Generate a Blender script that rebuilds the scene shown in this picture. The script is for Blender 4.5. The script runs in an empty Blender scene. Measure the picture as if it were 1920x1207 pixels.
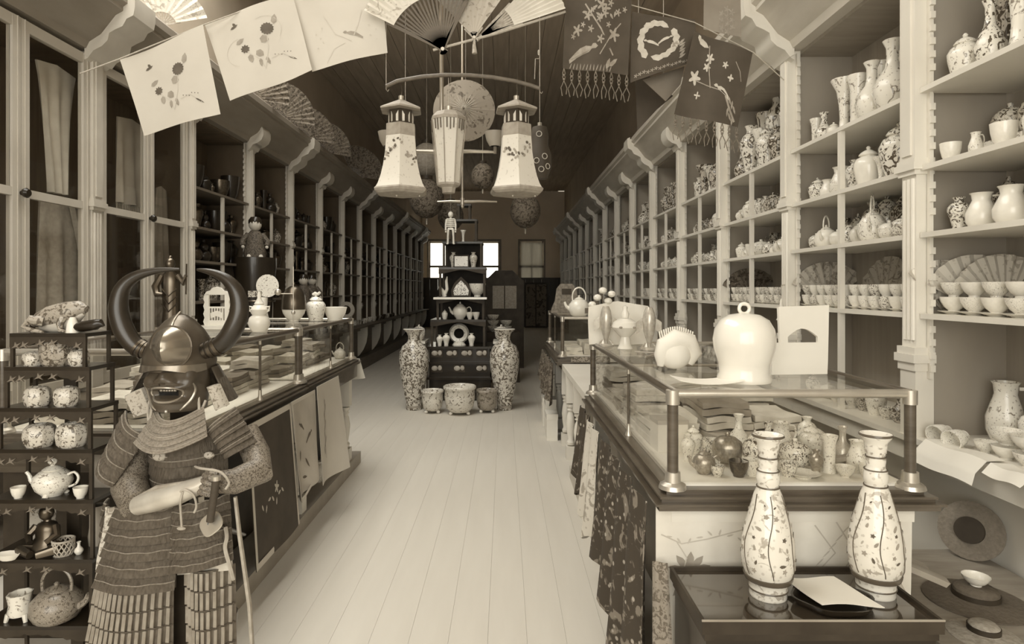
import bpy, bmesh, math, random
from mathutils import Vector, Matrix
R = random.Random(7)
PI = math.pi
SC = bpy.context.scene
C = SC.collection
# ---------------------------------------------------------------- camera, light, exposure
F, CX, CY, EYE = 1150.0, 946.0, 541.0, 1.4        # focal length and vanishing point in photo pixels, eye height in metres
cam_d = bpy.data.cameras.new('camera'); cam = bpy.data.objects.new('camera', cam_d); C.objects.link(cam)
cam_d.sensor_width = 36.0; cam_d.lens = 36.0 * F / 1920.0
cam_d.shift_x = (960 - CX) / 1920.0; cam_d.shift_y = -(603.5 - CY) / 1920.0
cam_d.clip_start = 0.02; cam_d.clip_end = 100
cam.location = (0, 0, EYE); cam.rotation_euler = (PI / 2, 0, 0)
SC.camera = cam
W = bpy.data.worlds.new('sky'); SC.world = W; W.use_nodes = True
W.node_tree.nodes['Background'].inputs[0].default_value = (1.0, 0.95, 0.82, 1)
W.node_tree.nodes['Background'].inputs[1].default_value = 3.0
def area(name, loc, target, sx, sy, power, col=(1, .965, .88)):
    l = bpy.data.lights.new(name, 'AREA'); l.shape = 'RECTANGLE'; l.size = sx; l.size_y = sy; l.energy = power; l.color = col
    o = bpy.data.objects.new(name, l); C.objects.link(o); o.location = loc
    o.rotation_euler = (Vector(target) - Vector(loc)).to_track_quat('-Z', 'Y').to_euler()
    return o
area('skylight_daylight', (-1.75, 3.4, 5.22), (-1.75, 3.4, 0), 2.2, 5.1, 190, (1, .975, .92))      # glazed skylight over the front of the shop
area('shop_window_daylight', (-0.92, -2.36, 2.25), (-0.92, 6.0, 2.25), 2.9, 3.2, 85, (1, .975, .92))
area('door_glass_daylight', (1.27, -2.36, 2.3), (1.27, 6.0, 2.3), .9, 2.9, 26, (1, .975, .92))
SC.cycles.transparent_max_bounces = 48
SC.view_settings.view_transform = 'Standard'; SC.view_settings.look = 'None'
SC.view_settings.exposure = -0.12; SC.view_settings.gamma = 1.0
try: SC.view_settings.use_curve_mapping = False
except Exception: pass

def P(px, py, Y):                                   # photo pixel at a known distance -> point
    return Vector(((px - CX) / F * Y, Y, EYE - (py - CY) / F * Y))
def lerp(a, b, t): return a + (b - a) * t
# ---------------------------------------------------------------- sepia tones and materials
def S(v, a=1.0):
    t = min(1, max(0, (math.log(max(v, .004)) - math.log(.02)) / (math.log(.8) - math.log(.02))))
    r, b = lerp(1.36, 1.04, t), lerp(.62, .90, t)
    l = .2126 * r + .7152 + .0722 * b
    return (v * r / l, v / l, v * b / l, a)
class NT:
    def __init__(s, m): s.t = m.node_tree; s.n = s.t.nodes
    def new(s, kind, **k):
        n = s.n.new(kind)
        for a, b in k.items():
            if a.startswith('i_'):
                n.inputs[a[2:].replace('_', ' ')].default_value = b
            else: setattr(n, a, b)
        return n
    def link(s, a, b): s.t.links.new(a, b)
MATS = {}
def base_mat(name):
    m = bpy.data.materials.new(name); m.use_nodes = True
    MATS[name] = m
    return m, NT(m), m.node_tree.nodes['Principled BSDF']
def mat(name, v, rough=.6, metal=0, var=.18, scale=6, stretch=(1, 1, 1), coat=0, spec=.5, bump=0, warm=1.0):
    """warm > 1 gives a pale surface the browner tint of a darker one"""
    if name in MATS: return MATS[name]
    m, n, p = base_mat(name)
    tc = n.new('ShaderNodeTexCoord'); mp = n.new('ShaderNodeMapping'); mp.inputs['Scale'].default_value = stretch
    n.link(tc.outputs['Object'], mp.inputs['Vector'])
    nz = n.new('ShaderNodeTexNoise', i_Scale=scale, i_Detail=5.0); n.link(mp.outputs[0], nz.inputs['Vector'])
    r = n.new('ShaderNodeValToRGB'); r.color_ramp.elements[0].position = .25; r.color_ramp.elements[1].position = .75
    r.color_ramp.elements[0].color = [q * warm for q in S(v * (1 - var) / warm)[:3]] + [1]; r.color_ramp.elements[1].color = [q * warm for q in S(min(.9, v * (1 + var)) / warm)[:3]] + [1]
    n.link(nz.outputs['Fac'], r.inputs[0]); n.link(r.outputs[0], p.inputs['Base Color'])
    p.inputs['Roughness'].default_value = rough; p.inputs['Metallic'].default_value = metal
    p.inputs['Specular IOR Level'].default_value = spec
    if coat: p.inputs['Coat Weight'].default_value = coat; p.inputs['Coat Roughness'].default_value = .06
    if bump:
        b = n.new('ShaderNodeBump', i_Strength=bump, i_Distance=.01); n.link(nz.outputs['Fac'], b.inputs['Height']); n.link(b.outputs[0], p.inputs['Normal'])
    return m
def pmat(name, lo, hi, mid, scale=22, cut=.52, rough=.18, bands=0, fleck=True):
    """painted porcelain or printed cloth: light ground with dark painted patches, other for each object"""
    if name in MATS: return MATS[name]
    m, n, p = base_mat(name)
    tc = n.new('ShaderNodeTexCoord'); oi = n.new('ShaderNodeObjectInfo')
    sep = n.new('ShaderNodeVectorMath', operation='MULTIPLY_ADD')
    n.link(oi.outputs['Random'], sep.inputs[0]); sep.inputs[1].default_value = (31, 17, 23); n.link(tc.outputs['Object'], sep.inputs[2])
    nz = n.new('ShaderNodeTexNoise', i_Scale=scale, i_Detail=3.5, i_Distortion=1.4); n.link(sep.outputs[0], nz.inputs['Vector'])
    r = n.new('ShaderNodeValToRGB'); e = r.color_ramp.elements
    e[0].position = cut; e[0].color = S(hi); e[1].position = cut + .05; e[1].color = S(lo)
    n.link(nz.outputs['Fac'], r.inputs[0])
    out = r.outputs[0]
    if fleck:
        vo = n.new('ShaderNodeTexVoronoi', i_Scale=scale * 1.7); n.link(sep.outputs[0], vo.inputs['Vector'])
        r2 = n.new('ShaderNodeValToRGB'); q = r2.color_ramp.elements
        q[0].position = .16; q[0].color = (1, 1, 1, 1); q[1].position = .24; q[1].color = (0, 0, 0, 1)
        n.link(vo.outputs['Distance'], r2.inputs[0])
        mx = n.new('ShaderNodeMix', data_type='RGBA'); n.link(r2.outputs[0], mx.inputs[0]); n.link(out, mx.inputs[6]); mx.inputs[7].default_value = S(mid)
        out = mx.outputs[2]
    n.link(out, p.inputs['Base Color']); p.inputs['Roughness'].default_value = rough
    return m
def glass_mat():
    m = bpy.data.materials.new('pane_glass'); m.use_nodes = True; MATS['glass'] = m
    n = NT(m); n.n.remove(n.n['Principled BSDF'])
    tr = n.new('ShaderNodeBsdfTransparent'); tr.inputs[0].default_value = (.97, .965, .95, 1)
    gl = n.new('ShaderNodeBsdfGlossy', i_Roughness=.02); lw = n.new('ShaderNodeLayerWeight', i_Blend=.5)
    pw = n.new('ShaderNodeMath', operation='POWER'); n.link(lw.outputs['Facing'], pw.inputs[0]); pw.inputs[1].default_value = 4.0
    fr = n.new('ShaderNodeMath', operation='MULTIPLY_ADD'); n.link(pw.outputs[0], fr.inputs[0]); fr.inputs[1].default_value = .55; fr.inputs[2].default_value = .025
    mx = n.new('ShaderNodeMixShader'); n.link(fr.outputs[0], mx.inputs[0]); n.link(tr.outputs[0], mx.inputs[1]); n.link(gl.outputs[0], mx.inputs[2])
    n.link(mx.outputs[0], n.n['Material Output'].inputs[0])
    return m
GLASS = glass_mat()
WHITE = mat('white_paint', .72, .5, var=.07, scale=3)
CREAM = mat('cornice_paint', .58, .55, var=.1, scale=3, stretch=(1, 1, 6))
GREYP = mat('shelf_back_boards', .34, .7, var=.12, scale=4, stretch=(1, 6, .4))
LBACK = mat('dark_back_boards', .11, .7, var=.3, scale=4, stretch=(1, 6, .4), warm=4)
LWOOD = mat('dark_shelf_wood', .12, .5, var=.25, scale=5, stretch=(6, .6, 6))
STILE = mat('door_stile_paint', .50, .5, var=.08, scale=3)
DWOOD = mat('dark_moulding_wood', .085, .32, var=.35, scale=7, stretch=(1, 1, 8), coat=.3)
BLKW = mat('black_wood', .038, .55, var=.4, scale=9, spec=.3)
LACQ = mat('black_lacquer', .018, .3, var=.3, scale=5, coat=.25, spec=.35)
BRONZE = mat('dark_bronze', .11, .28, metal=.85, var=.4, scale=9)
BRONZ2 = mat('pale_bronze', .36, .3, metal=.6, var=.3, scale=12)
STEEL = mat('pale_metal', .55, .32, metal=.7, var=.12, scale=12)
BRASS = mat('brass_pipe', .42, .3, metal=.8, var=.15, scale=8)
PAPER = mat('white_paper', .78, .8, var=.04, scale=5)
SILK = mat('white_silk', .54, .6, var=.06, scale=5)
INK = mat('dark_ink', .10, .7, var=.3, scale=20)
INKM = mat('mid_ink', .30, .7, var=.25, scale=20)
INKL = mat('pale_ink', .50, .7, var=.12, scale=20)
PORC = mat('plain_porcelain', .80, .15, var=.05, scale=6)
POR1 = pmat('painted_porcelain', .09, .76, .36, 8.5, .53)
POR2 = pmat('light_painted_porcelain', .26, .80, .52, 9, .60)
POR3 = pmat('dark_painted_porcelain', .07, .52, .72, 9, .48)
POR4 = pmat('crackle_porcelain', .12, .70, .25, 12, .55)
PM1 = pmat('painted_glaze', .09, .70, .34, 45, .53)
PM2 = pmat('light_painted_glaze', .26, .76, .5, 42, .60)
FABD = mat('dark_silk', .05, .75, var=.25, scale=8)
FABM = mat('brown_silk', .06, .8, var=.25, scale=8)
EMB = mat('pale_embroidery', .30, .7, var=.25, scale=40)
TASS = mat('dim_fringe', .16, .8, var=.3, scale=40)
EMBW = mat('white_embroidery', .50, .7, var=.15, scale=40)
ROPE = mat('pale_cord', .40, .8, var=.2, scale=40)
STRAW = mat('woven_straw', .40, .85, var=.3, scale=70, bump=.4)
# ---------------------------------------------------------------- mesh helpers
def CR(pts, rs, k=4):
    p = [Vector(x) for x in pts]; q, w = [], []
    for i in range(len(p) - 1):
        a, b, c, d = p[max(i - 1, 0)], p[i], p[i + 1], p[min(i + 2, len(p) - 1)]
        for j in range(k):
            t = j / k; q.append(.5 * (2 * b + (c - a) * t + (2 * a - 5 * b + 4 * c - d) * t * t + (3 * b - a - 3 * c + d) * t ** 3)); w.append(lerp(rs[i], rs[i + 1], t))
    return q + [p[-1]], w + [rs[-1]]
class M:
    def __init__(s): s.v = []; s.f = []
    def _a(s, vs, fs):
        o = len(s.v); s.v += [tuple(v) for v in vs]; s.f += [tuple(i + o for i in f) for f in fs]; return s
    def box(s, x0, x1, y0, y1, z0, z1):
        return s._a([(x, y, z) for z in (z0, z1) for x, y in ((x0, y0), (x1, y0), (x1, y1), (x0, y1))],
                    [(3, 2, 1, 0), (4, 5, 6, 7), (0, 1, 5, 4), (1, 2, 6, 5), (2, 3, 7, 6), (3, 0, 4, 7)])
    def bar(s, p, q, w, h=None, up=(0, 0, 1)):
        p, q = Vector(p), Vector(q); h = h or w; d = (q - p).normalized(); u = Vector(up)
        if abs(d.dot(u)) > .95: u = Vector((1, 0, 0))
        a = d.cross(u).normalized() * w / 2; b = a.cross(d).normalized() * h / 2
        return s._a([e + i * a + j * b for e in (p, q) for i, j in ((-1, -1), (1, -1), (1, 1), (-1, 1))],
                    [(3, 2, 1, 0), (4, 5, 6, 7), (0, 1, 5, 4), (1, 2, 6, 5), (2, 3, 7, 6), (3, 0, 4, 7)])
    def curve(s, pts, r, n=8, flat=1.0, k=4):
        rs = list(r) if isinstance(r, (list, tuple)) else [r] * len(pts)
        q, w = CR(pts, rs, k); return s.tube(q, w, n, flat)
    def tube(s, pts, r, n=8, flat=1.0, cap=True):
        pts = [Vector(p) for p in pts]; k = len(pts); rs = r if isinstance(r, (list, tuple)) else [r] * k
        o = []; a = None
        for i, p in enumerate(pts):
            d = (pts[min(i + 1, k - 1)] - pts[max(i - 1, 0)])
            d = d.normalized() if d.length > 1e-9 else Vector((0, 0, 1))
            if a is None: a = d.cross(Vector((0, 0, 1)) if abs(d.z) < .9 else Vector((1, 0, 0)))
            a = a - d * a.dot(d)
            if a.length < 1e-6: a = d.cross(Vector((.3, .9, .1)))
            a.normalize(); b = d.cross(a)
            o += [p + a * math.cos(t) * rs[i] + b * math.sin(t) * rs[i] * flat for t in (2 * PI * j / n for j in range(n))]
        f = [(i * n + j, i * n + (j + 1) % n, (i + 1) * n + (j + 1) % n, (i + 1) * n + j) for i in range(k - 1) for j in range(n)]
        if cap: f += [tuple(reversed(range(n))), tuple(range((k - 1) * n, k * n))]
        return s._a(o, f)
    def lathe(s, prof, n=16, c=(0, 0, 0), sx=1, sy=1, rot=0, lob=None, cap=True):
        o = []
        for r, z in prof:
            for j in range(n):
                t = 2 * PI * j / n + rot; q = r * (lob(t, z) if lob else 1)
                o.append((c[0] + q * math.cos(t) * sx, c[1] + q * math.sin(t) * sy, c[2] + z))
        k = len(prof)
        f = [(i * n + j, i * n + (j + 1) % n, (i + 1) * n + (j + 1) % n, (i + 1) * n + j) for i in range(k - 1) for j in range(n)]
        if cap and prof[0][0] > 1e-6: f.append(tuple(reversed(range(n))))
        if cap and prof[-1][0] > 1e-6: f.append(tuple(range((k - 1) * n, k * n)))
        return s._a(o, f)
    def ball(s, c, r, n=12, sz=1, sx=1, sy=1):
        k = max(5, n // 2)
        return s.lathe([(max(1e-7, r * math.sin(PI * i / k)), -r * sz * math.cos(PI * i / k)) for i in range(k + 1)], n, c, sx, sy)
    def prism(s, poly, a, b, plane='xz'):
        k = len(poly)
        def pt(u, w, d): return {'xz': (u, d, w), 'yz': (d, u, w), 'xy': (u, w, d)}[plane]
        return s._a([pt(u, w, a) for u, w in poly] + [pt(u, w, b) for u, w in poly],
                    [tuple(range(k)), tuple(reversed(range(k, 2 * k)))] + [(i, k + i, k + (i + 1) % k, (i + 1) % k) for i in range(k)])
    def slab(s, fn, nu, nv, th=.003):
        g = [[Vector(fn(i / nu, j / nv)) for j in range(nv + 1)] for i in range(nu + 1)]
        def nrm(i, j):
            a = g[min(i + 1, nu)][j] - g[max(i - 1, 0)][j]; b = g[i][min(j + 1, nv)] - g[i][max(j - 1, 0)]
            c = a.cross(b); return c.normalized() if c.length > 1e-9 else Vector((0, 0, 1))
        N = (nu + 1) * (nv + 1); top = []; bot = []
        for i in range(nu + 1):
            for j in range(nv + 1):
                q = nrm(i, j) * th / 2; top.append(g[i][j] + q); bot.append(g[i][j] - q)
        ix = lambda i, j: i * (nv + 1) + j
        f = []
        for i in range(nu):
            for j in range(nv):
                f.append((ix(i, j), ix(i + 1, j), ix(i + 1, j + 1), ix(i, j + 1)))
                f.append((N + ix(i, j), N + ix(i, j + 1), N + ix(i + 1, j + 1), N + ix(i + 1, j)))
        rim = [ix(i, 0) for i in range(nu)] + [ix(nu, j) for j in range(nv)] + [ix(i, nv) for i in range(nu, 0, -1)] + [ix(0, j) for j in range(nv, 0, -1)]
        f += [(rim[a], N + rim[a], N + rim[(a + 1) % len(rim)], rim[(a + 1) % len(rim)]) for a in range(len(rim))]
        return s._a(top + bot, f)
    def tf(s, mtx):
        s.v = [tuple(mtx @ Vector(v)) for v in s.v]; return s
    def mesh(s, name, m, smooth=True, ang=38):
        me = bpy.data.meshes.new(name); me.from_pydata(s.v, [], s.f)
        bm = bmesh.new(); bm.from_mesh(me); bmesh.ops.remove_doubles(bm, verts=bm.verts, dist=1e-6)
        bmesh.ops.recalc_face_normals(bm, faces=bm.faces); bm.to_mesh(me); bm.free()
        if smooth:
            me.polygons.foreach_set('use_smooth', [True] * len(me.polygons)); me.set_sharp_from_angle(angle=math.radians(ang))
        if m: me.materials.append(m)
        return me
    def build(s, name, m, parent=None, smooth=True, loc=None, ang=38):
        return link(name, s.mesh(name, m, smooth, ang), parent, loc)
def link(name, me, parent=None, loc=None, rz=0, scale=None):
    o = bpy.data.objects.new(name, me); C.objects.link(o)
    if parent: o.parent = parent
    if loc is not None: o.location = loc
    if rz: o.rotation_euler[2] = rz
    if scale: o.scale = scale if isinstance(scale, (tuple, list)) else (scale,) * 3
    return o
def tag(o, label, cat, group=None):
    o['label'] = label; o['category'] = cat
    if group: o['group'] = group
    return o
def thing(name, label, cat, loc=(0, 0, 0), rz=0, group=None, scale=None):
    o = bpy.data.objects.new(name, None); C.objects.link(o); o.empty_display_size = .1
    o.location = loc; o.rotation_euler = (0, 0, rz)
    if scale: o.scale = scale if isinstance(scale, (tuple, list)) else (scale,) * 3
    return tag(o, label, cat, group)
def struct(o): o['kind'] = 'structure'; return o
def copy_tree(o, parent=None):
    c = o.copy(); C.objects.link(c); c.parent = parent
    for ch in list(o.children): copy_tree(ch, c)
    return c
NTH = ['first', 'second', 'third', 'fourth', 'fifth', 'sixth', 'seventh', 'eighth', 'ninth', 'tenth', 'eleventh', 'twelfth', 'thirteenth', 'fourteenth', 'fifteenth', 'sixteenth', 'seventeenth', 'eighteenth']
# ---------------------------------------------------------------- the room
XWL, XWR, YB, YF, ZC = -3.05, 2.22, 22.7, -2.2, 5.0
FLOORM = mat('worn_floor_boards', .62, .62, var=.06, scale=2.2, stretch=(3, .35, 1))
SUBF = mat('floor_gap', .58, .9)
WALLM = mat('dull_wall_paper', .42, .85, var=.15, scale=1.5, warm=2.6)
BACKW = mat('plaster_back_wall', .8, .9, var=.1, scale=1, warm=4)
CEILM = mat('dark_ceiling_boards', .42, .8, var=.2, scale=3, stretch=(4, .4, 1), warm=2.6)
WAINS = mat('dark_wainscot', .045, .5, var=.3, scale=4, stretch=(6, 6, .5))
fl = struct(M().box(XWL - .1, XWR + .1, YF - .1, YB + .1, -.08, -.012).build('floor', SUBF, None, False))
bw = .157; nb = int((XWR - XWL) / bw) + 1
pm = M().box(-bw / 2 + .0004, bw / 2 - .0004, YF, YB, -.012, 0).mesh('floor_board', FLOORM, False)
for i in range(nb):
    x = XWL + bw / 2 + i * bw
    if x + bw / 2 > XWR + .05: break
    link('floor_board', pm, fl, (x, 0, 0))
SK0, SK1, SKA, SKB = -2.87, -.63, .8, 6.0             # skylight opening in the ceiling
ce = struct(M().box(XWL - .1, SK0, YF - .1, YB + .1, ZC + .02, ZC + .12).box(SK1, XWR + .1, YF - .1, YB + .1, ZC + .02, ZC + .12).box(SK0, SK1, YF - .1, SKA, ZC + .02, ZC + .12).box(SK0, SK1, SKB, YB + .1, ZC + .02, ZC + .12).build('ceiling', CEILM, None, False))
cw = .24
cms = [M().box(-cw / 2 + .004, cw / 2 - .004, a, b, 0, .02).mesh('ceiling_board', CEILM, False) for a, b in ((YF, YB), (YF, SKA), (SKB, YB))]
for i in range(int((XWR - XWL) / cw)):
    x = XWL + cw * (i + .5)
    for me in (cms[1:] if SK0 - .06 < x < SK1 + .06 else cms[:1]): link('ceiling_board', me, ce, (x, 0, ZC))
sk = struct(M().box(SK0 - .04, SK0, SKA, SKB, ZC, ZC + .2).box(SK1, SK1 + .04, SKA, SKB, ZC, ZC + .2).box(SK0 - .04, SK1 + .04, SKA - .04, SKA, ZC, ZC + .2).box(SK0 - .04, SK1 + .04, SKB, SKB + .04, ZC, ZC + .2).build('window_5', STILE, None, False))
for i in range(1, 4): M().box(SK0 + .56 * i - .02, SK0 + .56 * i + .02, SKA, SKB, ZC + .13, ZC + .19).build('glazing_bar', STILE, sk, False)
struct(M().box(XWL - .1, XWL, YF - .1, YB + .1, -.08, ZC + .12).build('wall_left', WALLM, None, False))
struct(M().box(XWR, XWR + .1, YF - .1, YB + .1, -.08, ZC + .12).build('wall_right', WALLM, None, False))
# back wall with three windows
wins = [(-2.80, -1.93), (-1.06, -.19), (.573, 1.44)]; wz0, wz1 = 1.30, 3.14
m = M(); xs = XWL
for a, b in wins: m.box(xs, a, YB, YB + .1, 0, ZC); xs = b
m.box(xs, XWR, YB, YB + .1, 0, ZC)
for a, b in wins: m.box(a, b, YB, YB + .1, 0, wz0); m.box(a, b, YB, YB + .1, wz1, ZC)
struct(m.build('wall_back', BACKW, None, False))
BLIND = bpy.data.materials.new('sheer_blind'); BLIND.use_nodes = True
_n = NT(BLIND); _p = BLIND.node_tree.nodes['Principled BSDF']; _p.inputs['Base Color'].default_value = (.42, .40, .36, 1); _p.inputs['Transmission Weight'].default_value = 0
_t = _n.new('ShaderNodeBsdfTranslucent'); _t.inputs[0].default_value = (.4, .385, .35, 1); _m2 = _n.new('ShaderNodeMixShader'); _m2.inputs[0].default_value = .6
_n.link(_p.outputs[0], _m2.inputs[1]); _n.link(_t.outputs[0], _m2.inputs[2]); _n.link(_m2.outputs[0], BLIND.node_tree.nodes['Material Output'].inputs[0])
WFR = mat('window_frame_paint', .30, .6)
for i, (a, b) in enumerate(wins):
    w = struct(M().box(a - .07, b + .07, YB - .03, YB, wz1, wz1 + .09).box(a - .07, a, YB - .03, YB, wz0, wz1).box(b, b + .07, YB - .03, YB, wz0, wz1).box(a - .1, b + .1, YB - .07, YB, wz0 - .06, wz0).build('window_%d' % (i + 1), WFR, None, False))
    zm = (wz0 + wz1) / 2 - .02
    for z0, z1, yo in ((wz0, zm + .03, .03), (zm, wz1, .06)):
        sash = M().box(a, a + .05, YB + yo, YB + yo + .03, z0, z1).box(b - .05, b, YB + yo, YB + yo + .03, z0, z1).box(a, b, YB + yo, YB + yo + .03, z0, z0 + .06).box(a, b, YB + yo, YB + yo + .03, z1 - .05, z1).build('sash', WFR, w, False)
        M().box(a + .05, b - .05, YB + yo + .012, YB + yo + .016, z0 + .06, z1 - .05).build('pane', GLASS, sash, False)
        if i == 2: M().box((a + b) / 2 - .015, (a + b) / 2 + .015, YB + yo, YB + yo + .02, z0 + .05, z1 - .05).build('glazing_bar', WFR, sash, False)
    if i == 2: M().slab(lambda u, v: (lerp(a + .04, b - .04, u), YB + .015 + .006 * math.sin(u * 30), lerp(wz0 + .05, wz1 - .03, v)), 24, 2, .002).build('blind', BLIND, w)
# dark boarded dado at the back
wn = struct(M().box(XWL, XWR, YB - .06, YB, 0, 1.1).box(XWL, XWR, YB - .09, YB, 1.1, 1.14).build('trim_1', WAINS, None, False))
for i in range(21): M().box(XWL + .02 + i * .25, XWL + .255 + i * .25, YB - .075, YB - .06, .16, 1.06).build('panel', WAINS, wn, False)
# street front behind the camera with its window and door openings
m = M()
m.box(XWL, -2.5, YF - .1, YF, 0, ZC).box(.65, .75, YF - .1, YF, 0, ZC).box(1.8, XWR, YF - .1, YF, 0, ZC)
m.box(-2.5, .65, YF - .1, YF, 0, .55).box(-2.5, .65, YF - .1, YF, 3.95, ZC).box(.75, 1.8, YF - .1, YF, 3.95, ZC)
struct(m.build('wall_front', WALLM, None, False))
d = struct(M().box(.75, 1.8, YF - .08, YF - .03, 0, .75).box(.75, .82, YF - .08, YF - .03, .75, 2.7).box(1.73, 1.8, YF - .08, YF - .03, .75, 2.7).box(.75, 1.8, YF - .08, YF - .03, 2.62, 2.7).build('door_1', DWOOD, None, False))
M().ball((.84, YF - .01, 1.0), .03).build('knob', BRASS, d)
struct(M().box(-2.5, -2.42, YF - .08, YF - .02, .55, 3.95).box(.57, .65, YF - .08, YF - .02, .55, 3.95).box(-2.42, .57, YF - .08, YF - .02, .55, .62).box(-2.42, .57, YF - .08, YF - .02, 3.87, 3.95).build('window_4', STILE, None, False))
# ---------------------------------------------------------------- wall shelving on both sides
Y0, BAY = 2.65, 1.173
def YK(k): return Y0 + BAY * k
SHZ = [1.295, 1.637, 1.92, 2.25]                    # shelf tops; the ledge is at .77
LEDGE = .77
class Side:
    def __init__(s, sg, xf): s.sg, s.xf = sg, xf
    def x(s, u): return s.sg * (s.xf + u)
    def box(s, m, u0, u1, y0, y1, z0, z1):
        a, b = sorted((s.x(u0), s.x(u1))); return m.box(a, b, y0, y1, z0, z1)
RS, LS = Side(1, 1.76), Side(-1, 2.55)
def post_mesh(sd, mt, k=1.0):
    m = M()
    sd.box(m, -.02, .06, -.05, .05, 1.95, 2.86)
    sd.box(m, -.028, .06, -.03, .03, 1.97, 2.84)
    for z0, z1, w in ((1.885, 1.905, .055), (1.905, 1.935, .066), (1.935, 1.955, .058)): sd.box(m, -.02 - (w - .05), .06, -w, w, z0, z1)
    sd.box(m, -.012, .06, -.046, .046, 1.15, 1.89)
    for y in (-.026, 0, .026):
        m.tube([(sd.x(-.012), y, 1.18), (sd.x(-.012), y, 1.87)], .009, 8)
    for z0, z1, w in ((1.12, 1.15, .058), (1.085, 1.12, .066), (1.05, 1.085, .056)): sd.box(m, -.02 - (w - .05), .06, -w, w, z0, z1)
    sd.box(m, -.018, .06, -.05, .05, LEDGE, 1.05)
    m.v = [(x, y * k, z) for x, y, z in m.v]
    return m.mesh('post', mt, True, 30)
def ratchet_mesh(sd, y, mt):
    m = M(); sd.box(m, .03, .045, y - .009, y + .009, LEDGE + .25, 2.84)
    z = LEDGE + .28; sgn = 1 if y > 0 else -1
    while z < 2.8:
        if all(abs(z + .02 - s) > .04 for s in SHZ):
            a, b = sorted((y + sgn * .009, y + sgn * .022)); sd.box(m, .026, .046, a, b, z, z + .028)
        z += .055
    return m.mesh('shelf_ratchet', mt, False)
def bracket_mesh(sd, big, mt):
    if big: pr = [(.0, 2.79), (-.02, 2.80), (-.05, 2.84), (-.10, 2.865), (-.135, 2.90), (-.145, 2.945), (-.18, 2.965), (-.225, 2.985), (-.25, 3.03), (-.29, 3.05), (-.30, 3.10), (-.30, 3.165), (.0, 3.165)]; w = .10
    else: pr = [(.0, 2.77), (-.02, 2.785), (-.045, 2.825), (-.09, 2.84), (-.13, 2.87), (-.15, 2.915), (-.15, 2.97), (-.13, 3.01), (.0, 3.01)]; w = .085
    m = M().prism([(sd.x(u), z) for u, z in pr], -w, w)
    m.prism([(sd.x(u - .012), z + .004) for u, z in pr[1:-1]] + [(sd.x(u + .02), z + .02) for u, z in reversed(pr[1:-1])], -w - .01, w + .01)
    return m.mesh('cornice_bracket', mt, True, 50)
CPROF = [(.04, 2.86), (-.01, 2.86), (-.03, 2.90), (-.10, 2.945), (-.19, 3.06), (-.235, 3.085), (-.235, 3.11), (-.262, 3.13), (-.262, 3.18), (-.245, 3.2), (.44, 3.2), (.44, 2.86)]
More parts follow.
